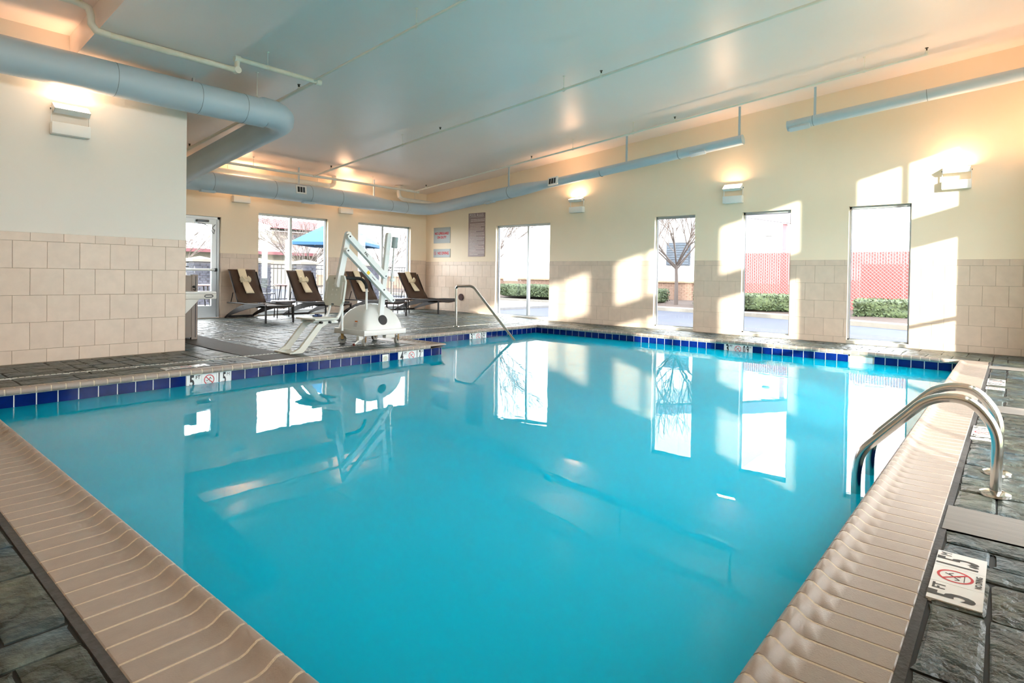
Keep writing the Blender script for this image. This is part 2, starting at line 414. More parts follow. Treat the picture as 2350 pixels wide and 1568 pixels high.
def ceiling():
    mb = MB(); y0, y1 = YN-.3, YB+.3
    for dx0, dx1 in ((XE-.3, XW+.3),):
        a, b = ceil_z(y0), ceil_z(y1)
        mb.add([(dx0,y0,a),(dx1,y0,a),(dx1,y1,b),(dx0,y1,b),(dx0,y0,a+.15),(dx1,y0,a+.15),(dx1,y1,b+.15),(dx0,y1,b+.15)],
               [(0,3,2,1),(4,5,6,7),(0,1,5,4),(1,2,6,5),(2,3,7,6),(3,0,4,7)])
    c = mb.build('ceiling', CEIL); tag(c, 'pale sloping ceiling falling towards the back wall', 'ceiling', kind='structure')
    mb = MB(); y0, y1 = YN+.02, YL+.002; dr = .30
    a, b = ceil_z(y0), ceil_z(y1)
    mb.add([(1.925,y0,a-dr),(3.20,y0,a-dr),(3.20,y1,b-dr),(1.925,y1,b-dr),(1.925,y0,a+.02),(3.20,y0,a+.02),(3.20,y1,b+.02),(1.925,y1,b+.02)],
           [(0,3,2,1),(4,5,6,7),(0,1,5,4),(1,2,6,5),(2,3,7,6),(3,0,4,7)])
    s = mb.build('soffit', CEIL, c); s['label'] = 'lower boxed soffit crossing the ceiling'
ceiling()

# ------------------------------------------------------------------ windows and door
def window(n, axis, pos, o, mull, label, bars=(), fw_=.045, inset=.11):
    u0, u1, z0, z1 = o
    t = thing('window_%d' % n, label, 'window', (pos+inset, (u0+u1)/2, z0) if axis == 'x' else ((u0+u1)/2, pos+inset, z0), kind='structure')
    def bx(mb, ua, ub, za, zb, d=.05):
        if axis == 'x': mb.box((pos+inset-d/2, ua, za), (pos+inset+d/2, ub, zb))
        else: mb.box((ua, pos+inset-d/2, za), (ub, pos+inset+d/2, zb))
        return mb
    f = MB(); bx(f, u0, u0+fw_*.6, z0, z1); bx(f, u1-fw_*.6, u1, z0, z1); bx(f, u0, u1, z1-fw_, z1); bx(f, u0, u1, z0, z0+fw_*1.3)
    f.build('frame', ALU, t)
    g = MB(); w = fw_*.6; e = .004
    for (a, b, c, d) in ((u0+w, u0+w+e, z0, z1), (u1-w-e, u1-w, z0, z1), (u0, u1, z1-fw_-e, z1-fw_), (u0, u1, z0+fw_*1.3, z0+fw_*1.3+e)): bx(g, a, b, c, d, .03)
    g.build('gasket', ALUD, t)
    edges = [u0]+list(mull)+[u1]
    for m in mull: bx(MB(), m-.03, m+.03, z0, z1, .07).build('mullion', ALU, t)
    for zb in bars: bx(MB(), u0, u1, zb-.03, zb+.03, .06).build('crossbar', ALU, t)
    for a, b in zip(edges[:-1], edges[1:]): bx(MB(), a+.01, b-.01, z0+.02, z1-.02, .008).build('pane', GLASS, t)
    s = MB()
    if axis == 'x': s.box((pos+.0, u0, z0-.02), (pos+.2, u1, z0+.035))
    else: s.box((u0, pos+.0, z0-.02), (u1, pos+.2, z0+.012))
    s.build('sill', ALU if axis == 'y' else mat('sill_stone', srgb(206,200,188), .5), t)
    return t
window(1, 'x', XW, OPR[0], [9.22], 'two-pane window nearest the back corner in the long wall')
window(2, 'x', XW, OPR[1], [], 'narrow single-pane window showing a bare tree and a grey louvre')
window(3, 'x', XW, OPR[2], [], 'single-pane window showing a red fence and canopy post')
window(4, 'x', XW, OPR[3], [], 'single-pane window nearest the ladder rails')
window(5, 'y', YB, OPB[1], [7.27], 'two-pane window in the back wall behind the brown loungers')
window(6, 'y', YB, OPB[2], [9.92], 'two-pane window in the back wall behind the white pool lift')
k = 7
for i, (a, b) in enumerate(NEAR):
    mm = [(a+b)/2]
    if i < 3: w = window(k, 'y', YN-.2, (a, b, .06, 2.23), mm, 'tall lower window %d of the glazed wall behind the viewer' % (i+1), bars=(.92,))
    k += 1
    w = window(k, 'y', YN-.2, (a, b, 2.60, 3.62), mm, 'upper clerestory window %d of the glazed wall behind the viewer' % (i+1)); k += 1
def door():
    u0, u1, z0, z1 = OPB[0]; y = YB+.11
    t = thing('door_1', 'glazed aluminium exit door with a push bar', 'door', ((u0+u1)/2, y, z0), kind='structure')
    f = MB(); f.box((u0, y-.05, z0), (u0+.05, y+.05, z1)).box((u1-.05, y-.05, z0), (u1, y+.05, z1)).box((u0, y-.05, z1-.05), (u1, y+.05, z1)); f.build('door_frame', ALU, t)
    a, b = u0+.055, u1-.055
    l = MB(); l.box((a, y-.025, z0+.012), (a+.1, y+.025, z1-.055)).box((b-.1, y-.025, z0+.012), (b, y+.025, z1-.055)).box((a+.1, y-.025, z0+.012), (b-.1, y+.025, z0+.25)).box((a+.1, y-.025, z1-.16), (b-.1, y+.025, z1-.055))
    leaf = l.build('door_leaf', ALU, t)
    MB().box((a+.095, y-.004, z0+.24), (b-.095, y+.004, z1-.15)).build('pane', GLASS, leaf)
    pb = MB(); pb.rbox((a+.02, y-.085, 1.065), (b-.03, y-.04, 1.115), .01).build('push_bar', mat('light_aluminium', srgb(214,218,220), .3, metal=.4), leaf)
    MB().rbox((b-.05, y-.1, 1.055), (b+.0, y-.03, 1.125), .012).build('bar_end', BLACK, leaf)
    c = MB(); c.rbox((b-.42, y-.09, z1-.12), (b-.18, y-.03, z1-.075), .006); c.tube([(b-.4, y-.06, z1-.15), (b-.28, y-.13, z1-.17), (b-.2, y-.05, z1-.2)], .008, 6); c.build('door_closer', mat('closer_grey', srgb(92,98,104), .4, metal=.5), t)
    c = MB(); pts = [(b-.14, y-.05, z1-.17), (b-.12, y-.06, z1-.3), (b-.07, y-.06, z1-.36), (b-.05, y-.05, z1-.28), (b-.1, y-.05, z1-.24), (b-.04, y-.05, z1-.16)]
    c.tube(pts, .006, 5); c.build('cable', BLACK, t)
    MB().box((u0, y-.06, z0-.03), (u1, y+.08, z0+.012)).build('threshold', ALU, t)
door()

# ------------------------------------------------------------------ floor: stamped stone deck
PX0, PX1, PY0, PY1, PYB, PXN = .843, 9.96, .54, 6.54, 7.72, 6.20   # pool lip lines
CW = .31                                                            # coping width
def build_floor():
    mb = MB()
    def slab(x0, y0, x1, y1, n=6):
        for i in range(n):
            a, b = y0+(y1-y0)*i/n, y0+(y1-y0)*(i+1)/n
            za, zb = deck_z(0, a)-.010, deck_z(0, b)-.010
            mb.add([(x0,a,za),(x1,a,za),(x1,b,zb),(x0,b,zb)], [(0,1,2,3)])
    slab(XE, YN, XW, PY0-.02, 1); slab(XE, PY0-.02, PX0-.02, YL, 2); slab(PX1+.02, PY0-.02, XW, YB, 8)
    slab(PX0-.02, PY1+.02, PXN-.02, YL, 2); slab(PXN-.02, PYB+.02, PX1+.02, YB, 8); slab(3.21, YL-.4, PXN-.02, YB, 6)
    fl = mb.build('floor', STONEJ); tag(fl, 'dark slate stamped stone pool deck', 'floor', kind='structure')
    U = .15
    # regions (x0,y0,x1,y1)
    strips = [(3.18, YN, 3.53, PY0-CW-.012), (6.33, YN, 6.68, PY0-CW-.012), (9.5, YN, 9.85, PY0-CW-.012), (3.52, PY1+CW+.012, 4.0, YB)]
    regs = [(-1.2, YN, 3.175, PY0-CW-.03), (3.535, YN, 6.325, PY0-CW-.03), (6.685, YN, 9.495, PY0-CW-.03), (9.855, YN, XW, PY0-CW-.03),
            (PX1+CW+.01, PY0-CW-.03, XW, YB), (4.005, PYB+CW+.01, PX1+CW+.01, YB), (4.005, PY1+CW+.01, PXN-CW-.01, PYB+CW+.01),
            (3.215, YL, 3.515, YB), (-1.2, PY1+CW+.01, 3.515, YL), (-1.2, PY0-CW-.03, PX0-CW-.03, PY1+CW+.01)]
    sizes = [(3,2),(2,3),(2,2),(2,2),(3,1),(1,3),(2,1),(1,2),(3,2)]
    stones = []
    for (x0, y0, x1, y1) in regs:
        nx = max(1, round((x1-x0)/U)); ny = max(1, round((y1-y0)/U)); ux, uy = (x1-x0)/nx, (y1-y0)/ny
        occ = [[0]*ny for _ in range(nx)]
        for j in range(ny):
            for i in range(nx):
                if occ[i][j]: continue
                cand = sizes[:9]; random.shuffle(cand)
                for (w, h) in cand+[(1,2),(2,1),(1,1)]:
                    if i+w <= nx and j+h <= ny and not any(occ[i+a][j+b] for a in range(w) for b in range(h)):
                        for a in range(w):
                            for b in range(h): occ[i+a][j+b] = 1
                        stones.append((x0+i*ux, y0+j*uy, x0+(i+w)*ux, y0+(j+h)*uy)); break
    def stone(mb, s):
        g = .0065; x0, y0, x1, y1 = s[0]+g, s[1]+g, s[2]-g, s[3]-g; n = 4
        sd = random.random()*50
        def H(x, y, e): return deck_z(x, y) + (0.0018*noise.noise((x*6+sd, y*6, sd))) - (.005 if e else 0)
        vs = []; jit = lambda: random.uniform(-.007, .007)
        for a in range(n):
            for b in range(n):
                e = a in (0, n-1) or b in (0, n-1)
                fx = [0, .09, .91, 1][a]; fy = [0, .09, .91, 1][b]
                x = x0+(x1-x0)*fx+(jit() if e else 0); y = y0+(y1-y0)*fy+(jit() if e else 0)
                vs.append((x, y, H(x, y, e)))
        fs = [(a*n+b, (a+1)*n+b, (a+1)*n+b+1, a*n+b+1) for a in range(n-1) for b in range(n-1)]
        ring = [i*n for i in range(n)]+[(n-1)*n+i for i in range(1, n)]+[i*n+n-1 for i in range(n-2, -1, -1)]+[i for i in range(n-2, 0, -1)]
        base = len(vs); vs += [(vs[i][0], vs[i][1], vs[i][2]-.02) for i in ring]; m = len(ring)
        fs += [(ring[i], ring[(i+1) % m], base+(i+1) % m, base+i) for i in range(m)]
        mb.add(vs, fs, 0, False)
    Mi = camo.matrix_world.inverted()
    def score(s):
        c = Mi @ Vector(((s[0]+s[2])/2, (s[1]+s[3])/2, 0)); d = -c.z
        if d < .3: return 0
        u = c.x/d*1359+1175; v = 648.5-c.y/d*1359
        if not (-60 < u < 2410 and 500 < v < 1640): return 0
        return (s[2]-s[0])*(s[3]-s[1])*EYE/d**3
    stones.sort(key=score, reverse=True)
    cnt = 0
    for s in stones[:300]:
        if score(s) <= 0: break
        mb = MB(); stone(mb, s); me = bpy.data.meshes.new('stone'); me.from_pydata(mb.v, [], mb.f); me.materials.append(STONE)
        link('stone', me, fl); cnt += 1
    mb = MB()
    for s in stones[cnt:]: stone(mb, s)
    me = bpy.data.meshes.new('stone_paving'); me.from_pydata(mb.v, [], mb.f); me.materials.append(STONE)
    link('stone_paving', me, fl)['kind'] = 'stuff'
    SHADEC = mat('shaded_brushed_concrete', srgb(80,75,70), .7, var=.08, vscale=30, bump=.25, bscale=90)  # same concrete, with the shade on the fourth strip put into its colour
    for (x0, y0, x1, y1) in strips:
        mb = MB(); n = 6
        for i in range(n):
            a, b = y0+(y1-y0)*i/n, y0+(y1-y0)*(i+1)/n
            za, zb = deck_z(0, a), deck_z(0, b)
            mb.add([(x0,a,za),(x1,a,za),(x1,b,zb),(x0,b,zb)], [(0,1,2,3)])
        mb.build('concrete_strip', CONC if y0 < 0 else SHADEC, fl)
    # sealant joint behind the near coping
    mb = MB(); w = .028
    mb.box((PX0-CW-w, PY0-CW-w, -.02), (PX1+CW, PY0-CW, -.003)); mb.box((PX0-CW-w, PY0-CW, -.02), (PX0-CW, PY1+CW, -.003))
    mb.build('joint_sealant', CONCG, fl)
build_floor()

# ------------------------------------------------------------------ pool: basin, water, tile band, coping
def build_pool():
    tx0, tx1, ty0, ty1, tyb, txn = PX0-.045, PX1+.04, PY0-.045, PY1+.055, PYB+.05, PXN-.045
    poly = [(tx0,ty0),(tx1,ty0),(tx1,tyb),(txn,tyb),(txn,ty1),(tx0,ty1)]
    t = thing('swimming_pool', 'turquoise indoor pool basin with a cobalt tile band', 'pool', (5, 4, -1.4))
    mb = MB(); n = len(poly); zb = -1.45; zt = -.03
    for i in range(n):
        a, b = poly[i], poly[(i+1) % n]
        mb.add([(a[0],a[1],zb),(b[0],b[1],zb),(b[0],b[1],zt),(a[0],a[1],zt)], [(0,1,2,3)])
    mb.add([(p[0],p[1],zb) for p in poly], [tuple(range(n))])
    mb.build('basin', PLASTER, t)
    p = .1556; g = .006; tz0, tz1 = -.186, -.033
    cache = {}
    def tmesh(axis, s, du):
        key = (axis, s, round(du, 3))
        if key not in cache:
            m = MB(); d = .007; b = .0025; dz = tz1-tz0-.004
            P = (lambda u, z, q: (s*q, u, z)) if axis == 'x' else (lambda u, z, q: (u, s*q, z))
            vs = [P(-du/2,-dz/2,0),P(du/2,-dz/2,0),P(du/2,dz/2,0),P(-du/2,dz/2,0),P(-du/2+b,-dz/2+b,d),P(du/2-b,-dz/2+b,d),P(du/2-b,dz/2-b,d),P(-du/2+b,dz/2-b,d)]
            m.add(vs, [(4,5,6,7)]+[(i,(i+1) % 4,4+(i+1) % 4,4+i) for i in range(4)]); cache[key] = m.mesh('tile', BLUE)
        return cache[key]
    def band(axis, pos, s, u0, u1, start, skip=()):
        k = math.floor((u0-start)/p)-1
        gb = MB()
        if axis == 'x': gb.box((pos-.001 if s > 0 else pos-.003, u0, tz0), (pos+.003 if s > 0 else pos+.001, u1, tz1))
        else: gb.box((u0, pos-.001 if s > 0 else pos-.003, tz0), (u1, pos+.003 if s > 0 else pos+.001, tz1))
        gb.build('grout_bed', GROUTW, t)
        while start+k*p < u1:
            a, b = max(start+k*p, u0), min(start+(k+1)*p, u1); k += 1
            segs = [(a, b)]
            for q in skip:
                ns = []
                for (c, d) in segs:
                    if d <= q[0] or c >= q[1]: ns.append((c, d))
                    else:
                        if c < q[0]: ns.append((c, q[0]))
                        if d > q[1]: ns.append((q[1], d))
                segs = ns
            for c, d in segs:
                if d-c < .02: continue
                o = link('tile', tmesh(axis, s, d-c-g), t); z = (tz0+tz1)/2
                o.location = Vector((pos, (c+d)/2, z) if axis == 'x' else ((c+d)/2, pos, z)) - t.location
    band('y', ty1, -1, tx0, txn, 2.527, [(2.527,2.989),(5.331,5.795)])
    band('y', tyb, -1, txn, tx1, 7.957, [(7.957,8.417)])
    band('x', tx1, -1, ty0, tyb, 3.26, [(3.26,3.724),(1.53,1.86)])
    band('x', txn, 1, ty1, tyb, ty1)
    for nm, bb in (('tile_strip', ((tx0, ty0-.005, tz0), (tx1, ty0+.006, tz1))), ('tile_strip', ((tx0-.005, ty0, tz0), (tx0+.006, ty1, tz1)))): MB().box(*bb).build(nm, BLUE, t)
    # skimmer mouth and wall fitting
    sk = MB(); x = tx1; ya, yb_ = 1.53, 1.86
    sk.box((x-.006, ya, tz1-.022), (x+.2, yb_, tz1)).box((x-.006, ya, tz0), (x+.2, ya+.015, tz1)).box((x-.006, yb_-.015, tz0), (x+.2, yb_, tz1)).box((x-.006, ya, tz0), (x+.2, yb_, tz0+.01)).box((x+.15, ya, tz0), (x+.2, yb_, tz1))
    sk.build('skimmer', mat('skimmer_beige', srgb(168,156,138), .6), t)
    ft = MB(); ft.rbox((5.045, ty1-.016, -.165), (5.15, ty1-.002, -.045), .004); ft.cyl((5.097, ty1-.02, -.1), (5.097, ty1-.012, -.1), .034, 16, 1)
    ft.build('wall_fitting', [WHITEP, mat('fitting_cream', srgb(205,200,180), .5)], t)
    # water
    mb = MB(); mb.add([(q[0],q[1],WATER) for q in poly], [tuple(range(n))])
    w = mb.build('pool_water', WATERM); tag(w, 'still turquoise pool water mirroring the windows', 'water', kind='stuff')
    return tx0, tx1, ty0, ty1, tyb, txn
TX0, TX1, TY0, TY1, TYB, TXN = build_pool()

PROF = [(0,-.028),(0,-.004),(.004,0),(.19,.0),(.228,.0015),(.250,.008),(.266,.019),(.281,.028),(.295,.028),(.306,.019),(.311,.004),(.308,-.014),(.298,-.025),(.28,-.028)]
def prof_z(u):
    for (a, za), (b, zb) in zip(PROF[2:11], PROF[3:11]):
        if a <= u <= b: return za+(zb-za)*(u-a)/(b-a)
    return 0
def build_coping():
    t = thing('pool_coping', 'tan bullnose brick coping running all round the pool edge', 'coping', (PX0, PY0, 0))
    pitch_ = .1068; g = .0095
    def brick_mesh(axis, sgn, ln):
        m = MB(); b = .002
        def P(u, w, l): return (sgn*u, l, w) if axis == 'x' else (l, sgn*u, w)
        n = len(PROF); vs = []
        for l, ins in ((-ln/2, b), (-ln/2+b, 0), (ln/2-b, 0), (ln/2, b)):
            for (u, z) in PROF:
                if ins: zz = z-.002 if z > -.02 else z; uu = u-.002 if u > .2 else u
                else: zz, uu = z, u
                vs.append(P(uu, zz, l))
        fs = []
        for k in range(3):
            for i in range(n): fs.append((k*n+i, k*n+(i+1) % n, (k+1)*n+(i+1) % n, (k+1)*n+i))
        m.add(vs, fs, 0, True); m.add(vs[:n], [tuple(range(n))]); m.add(vs[3*n:], [tuple(range(n))])
        return m.mesh('brick', COPE)
    def side(axis, sgn, base, l0, l1):
        nb = round((l1-l0)/pitch_); pp = (l1-l0)/nb
        me = brick_mesh(axis, sgn, pp-g)
        for i in range(nb):
            l = l0+(i+.5)*pp; o = link('brick', me, t)
            o.location = Vector((base, l, random.uniform(-.0003, .0003)) if axis == 'x' else (l, base, random.uniform(-.0003, .0003))) - t.location
        gm = MB()
        def P(u, w, l): return (base+sgn*u, l, w) if axis == 'x' else (l, base+sgn*u, w)
        pr = [(max(0, u-.0017) if u > .2 else u, z-.0017) for u, z in PROF]; n = len(pr)
        vs = [P(u, z, l0) for u, z in pr]+[P(u, z, l1) for u, z in pr]
        gm.add(vs, [(i, (i+1) % n, n+(i+1) % n, n+i) for i in range(n)], 0, True); gm.add(vs[:n], [tuple(range(n))]); gm.add(vs[n:], [tuple(range(n))])
        gm.build('grout_bed', COPEG, t)
    def corner(x0, sx, y0, sy, mode):
        us = [p[0] for p in PROF[2:11]]; n = len(us); m = MB()
        vs = [(x0+sx*a, y0+sy*b, prof_z(mode(a, b))) for a in us for b in us]
        m.add(vs, [(i*n+j, (i+1)*n+j, (i+1)*n+j+1, i*n+j+1) for i in range(n-1) for j in range(n-1)], 0, True)
        vs = [(x0+sx*a, y0+sy*b, -.028) for a in (0, .305) for b in (0, .305)]
        m.add(vs, [(0,1,3,2)])
        m.build('corner_brick', COPE, t)
    side('x', 1, PX0-CW, PY0, PY1); side('y', 1, PY0-CW, PX0, PX1)
    side('y', -1, PY1+CW, PX0, PXN-CW); side('x', 1, PXN-CW, PY1+CW, PYB)
    side('y', -1, PYB+CW, PXN, PX1); side('x', -1, PX1+CW, PY0, PYB)
    corner(PX0-CW, 1, PY0-CW, 1, min); corner(PX0-CW, 1, PY1+CW, -1, min); corner(PXN-CW, 1, PY1+CW, -1, max)
    corner(PXN-CW, 1, PYB+CW, -1, min); corner(PX1+CW, -1, PYB+CW, -1, min); corner(PX1+CW, -1, PY0-CW, 1, min)
build_coping()

def drain(pts, label):
    t = thing('deck_drain', label, 'drain', pts[0], 'slotted deck drains')
    (x0, y0, _), (x1, y1, _) = pts; z = deck_z(x0, y0)+.003; w = .018
    MB().box((x0, y0-w, z-.012), (x1, y0+w, z)).build('channel', mat('drain_white', srgb(216,216,208), .6), t)
    m = MB(); n = int((x1-x0)/.05)
    for i in range(n):
        x = x0+.05*i; m.box((x+.034, y0-.010, z-.001), (x+.046, y0+.010, z+.0012))
    s = m.build('slots', CONCG, t); s['kind'] = 'stuff'
drain([(-.5, 7.36, 0), (5.75, 7.36, 0)], 'white slotted deck drain in front of the projecting tiled wall')
drain([(6.0, 8.72, 0), (11.3, 8.72, 0)], 'white slotted deck drain behind the stair rail')

# ------------------------------------------------------------------ depth markers
def no_dive(mb, M, r):
    n = 28
    for i in range(n):
        a, b = 2*PI*i/n, 2*PI*(i+1)/n
        mb.add([(r*math.cos(a), r*math.sin(a), .0006), (r*math.cos(b), r*math.sin(b), .0006), (.84*r*math.cos(b), .84*r*math.sin(b), .0006), (.84*r*math.cos(a), .84*r*math.sin(a), .0006)], [(0,1,2,3)], 0, False, M)
    def ln(p, q, w, mi):
        p = Vector(p); q = Vector(q); d = (q-p).normalized(); nn = Vector((-d.y, d.x))*w
        z = .0005 if mi else .0007
        mb.add([(p.x+nn.x, p.y+nn.y, z), (q.x+nn.x, q.y+nn.y, z), (q.x-nn.x, q.y-nn.y, z), (p.x-nn.x, p.y-nn.y, z)], [(0,1,2,3)], mi, False, M)
    ln((-.65*r, .65*r), (.65*r, -.65*r), .075*r, 0)
    ln((-.45*r, -.25*r), (.25*r, .35*r), .055*r, 1); ln((.25*r, .35*r), (.5*r, .1*r), .045*r, 1); ln((-.45*r, -.25*r), (-.6*r, .0), .04*r, 1)
    ln((.0, .1*r), (.05*r, -.3*r), .04*r, 1); ln((-.6*r, -.5*r), (.6*r, -.5*r), .025*r, 1); ln((.1*r, .28*r), (.3*r, .55*r), .05*r, 1)
def marker(o, ux, uy, feet, metres, label, n=3, nodive=True, small=False):
    """o: lower-left corner; ux along reading direction, uy up"""
    M = frame_mat(o, ux, uy); s = .1535
    t = thing('depth_marker', label, 'marker', o, 'pool depth markers')
    if small:
        MB().box((.001, .001, -.012), (s*1.0, s-.001, 0), 0, M).build('tile', MARK, t)
        m = MB(); no_dive(m, M @ Matrix.Translation((s/2, s/2+.01, 0)), .052); m.build('no_diving_symbol', [INKR, INK], t); return
    for i in range(3): MB().box((i*s+.001, .001, -.004 if uy[2] else -.02), ((i+1)*s-.001, s-.001, 0), 0, M).build('tile', MARK, t)
    f = Matrix.Translation((0, 0, .0008))
    place_mesh('feet_number', text_mesh(feet, .175, INK, 'feet_number', .60, .006), M @ f @ Matrix.Translation((.055, s*.52, 0)), t)
    place_mesh('feet_unit', text_mesh('FT', .05, INK, 'feet_unit', .9, .0015), M @ f @ Matrix.Translation((.115, s*.80, 0)), t)
    m = MB(); no_dive(m, M @ Matrix.Translation((1.5*s, s*.56, 0)), .054); m.build('no_diving_symbol', [INKR, INK], t)
    if nodive: place_mesh('caption', text_mesh('NO DIVING', .026, INK, 'caption', .8, .0008), M @ f @ Matrix.Translation((1.5*s, .017, 0)), t)
    place_mesh('metre_number', text_mesh(metres, .172, INK, 'metre_number', .46, .0045), M @ f @ Matrix.Translation((2*s+.055, s*.52, 0)), t)
    place_mesh('metre_unit', text_mesh('M', .05, INK, 'metre_unit', .9), M @ f @ Matrix.Translation((2*s+.125, s*.80, 0)), t)
zb = -.187
marker((2.527, TY1-.010, zb), (1,0,0), (0,0,1), '5', '1.5', 'five foot depth marker in the blue band below the projecting wall', nodive=False)
marker((5.333, TY1-.010, zb), (1,0,0), (0,0,1), '4', '1.2', 'four foot depth marker at the waterline below the pool lift', nodive=False)
marker((7.957, TYB-.010, zb), (1,0,0), (0,0,1), '3', '0.9', 'three foot depth marker at the waterline beside the stair rail', nodive=False)
marker((TX1-.010, 3.724, zb), (0,-1,0), (0,0,1), '3', '0.9', 'three foot depth marker at the waterline under the long window wall', nodive=False)
marker((2.445, .055, .0028), (1,0,0), (0,1,0), '5', '1.5', 'five foot no diving marker set in the near stone deck')
marker((5.15, .055, .0028), (1,0,0), (0,1,0), '5', '1.5', 'no diving marker set in the deck behind the ladder rails')
marker((8.02, .045, .0028), (1,0,0), (0,1,0), '3', '0.9', 'three foot marker in the deck near the far coping corner')
marker((7.66, .045, .0028), (1,0,0), (0,1,0), '', '', 'single no diving tile beside the farthest deck marker', small=True)
marker((2.90, 7.06, .0028), (-1,0,0), (0,-1,0), '5', '1.5', 'white depth marker lying flat on the deck by the projecting wall')

# ------------------------------------------------------------------ ducts
def arc(c, r, a0, a1, n, ex, ey):
    ex, ey, c = Vector(ex), Vector(ey), Vector(c)
    return [c+ex*(r*math.cos(a0+(a1-a0)*i/n))+ey*(r*math.sin(a0+(a1-a0)*i/n)) for i in range(n+1)]
def ring(mb, p, d, r, w=.008):
    d = Vector(d).normalized()
    mb.tube([Vector(p)-d*w, Vector(p)+d*w], r+.002, 32, 0, True)
def build_ducts():
    t = thing('air_duct', 'long blue grey round air duct bending from the projecting wall to the long wall', 'duct', (4.45, 8.0, 3.27))
    zs = lambda y: 2.85+(12.30-y)*.098
    MB().tube([(-1.6,8.0,3.27),(4.05,8.0,3.27)], .195, 32).build('duct_run', DUCT, t)
    el = arc((4.05, 8.4, 3.27), .4, -PI/2, 0, 5, (1,0,0), (0,1,-.05))
    e2 = el[-1]+(Vector((4.45,11.9,zs(11.9)))-el[-1]).normalized()*.04
    MB().tube([Vector((4.0,8.0,3.27))]+el+[e2], .195, 32).build('elbow', DUCT, t)
    MB().tube([el[-1], (4.45, 11.9, zs(11.9))], .195, 32).build('duct_run', DUCT, t)
    MB().tube([(4.45,11.86,zs(11.86)),(4.45,11.9,zs(11.9)),(4.49,12.1,2.87),(4.6,12.25,2.855),(4.8,12.3,2.85),(4.84,12.3,2.85)], .2, 32).build('elbow', DUCT, t)
    MB().tube([(4.8,12.3,2.85),(8.75,12.3,2.85),(9.5,12.3,2.815),(10.3,12.3,2.815)], [.2,.2,.15,.15], 32).build('duct_run', DUCT, t)
    el = [Vector((10.3,12.3,2.815)), Vector((10.55,12.26,2.816)), Vector((10.76,12.1,2.825)), Vector((10.86,11.9,2.84))]
    MB().tube([Vector((10.26,12.3,2.815))]+el+[Vector((10.86,11.85,2.845))], .15, 32).build('elbow', DUCT, t)
    zr = lambda y: 2.79+(11.9-y)*.0985
    MB().tube([(10.86,11.9,2.84),(10.86,8.95,zr(8.95)+.03),(10.86,8.2,zr(8.2)+.015),(10.86,3.78,zr(3.78))], [.15,.145,.095,.090], 32).build('duct_run', DUCT, t)
    for x in (2.25, 3.17, 3.75): m = MB(); ring(m, (x,8.0,3.27), (1,0,0), .195, .0025); m.build('seam', SEAM, t)
    for x in (5.15, 6.45, 7.3, 8.1, 9.6, 10.1): m = MB(); ring(m, (x,12.3,2.85 if x < 9 else 2.815), (1,0,0), .2 if x < 9 else .15, .004); m.build('seam', SEAM, t)
    for y in (9.3, 6.75, 5.0): m = MB(); ring(m, (10.86,y,zr(y)+(.03 if y > 9 else 0)), (0,1,-.0985), .148 if y > 9 else .094, .004); m.build('seam', SEAM, t)
    def reg(name, M, w, h, dark=True):
        o = MB().rbox((-w/2, -h/2, -.03), (w/2, h/2, .012), .004, 0, M).build(name, WHITE if dark else DUCT, t)
        if dark:
            for i in range(3): MB().box((-w/2+.03+i*(w-.06)/3, -h/2+.03, .0125), (-w/2+.03+(i+.8)*(w-.06)/3, h/2-.03, .014), 0, M).build('slot', BLACK if i < 2 else ALUD, o)
    reg('register', frame_mat((7.0,12.095,2.90), (1,0,0), (0,.1,1)), .25, .18)
    reg('register', frame_mat((10.75,7.95,zr(7.95)+.03), (0,-1,.098), (.1,0,1)), .26, .18)
    for x in (5.05, 7.25): reg('register', frame_mat((x,12.22,2.655), (1,0,0), (0,1,0)), .28, .12, False)
    reg('register', frame_mat((10.79,9.9,zr(9.9)-.13), (0,-1,.098), (-1,0,0)), .3, .1, False)
    reg('register', frame_mat((10.79,4.6,zr(4.6)-.085), (0,-1,.098), (-1,0,.5)), .3, .1, False)
    for p in ((3.12,8.0,3.45), (7.05,12.3,3.05), (9.1,12.3,2.98), (10.86,9.35,3.18), (10.86,6.15,3.43), (10.86,3.85,3.66)):
        MB().box((p[0]-.012, p[1]-.018, p[2]), (p[0]+.012, p[1]+.018, ceil_z(p[1])-(.28 if p[0] < 3.2 else 0))).build('hanger_strap', ALU if p[0] < 3.2 else DUCT, t)
    t2 = thing('air_duct', 'short blue grey duct ending above the window beside the ladder rails', 'duct', (10.86, 3.0, 3.70))
    zr2 = lambda y: 3.715+(3.02-y)*.0865
    MB().tube([(10.86,3.02,zr2(3.02)),(10.86,YN+.01,zr2(YN))], .088, 32).build('duct_run', DUCT, t2)
    m = MB(); ring(m, (10.86,3.02,zr2(3.02)), (0,1,-.09), .089, .006); m.build('end_cap', DUCT, t2)
    for y in (2.62, 1.05): m = MB(); ring(m, (10.86,y,zr2(y)), (0,1,-.09), .088, .004); m.build('seam', SEAM, t2)
    M = frame_mat((10.80,2.82,zr2(2.82)-.085), (0,-1,.09), (-1,0,.5)); MB().rbox((-.16,-.05,-.03), (.16,.05,.012), .004, 0, M).build('register', DUCT, t2)
    MB().box((10.85,2.60-.018,zr2(2.6)+.08), (10.87,2.60+.018,ceil_z(2.6))).build('hanger_strap', DUCT, t2)
build_ducts()

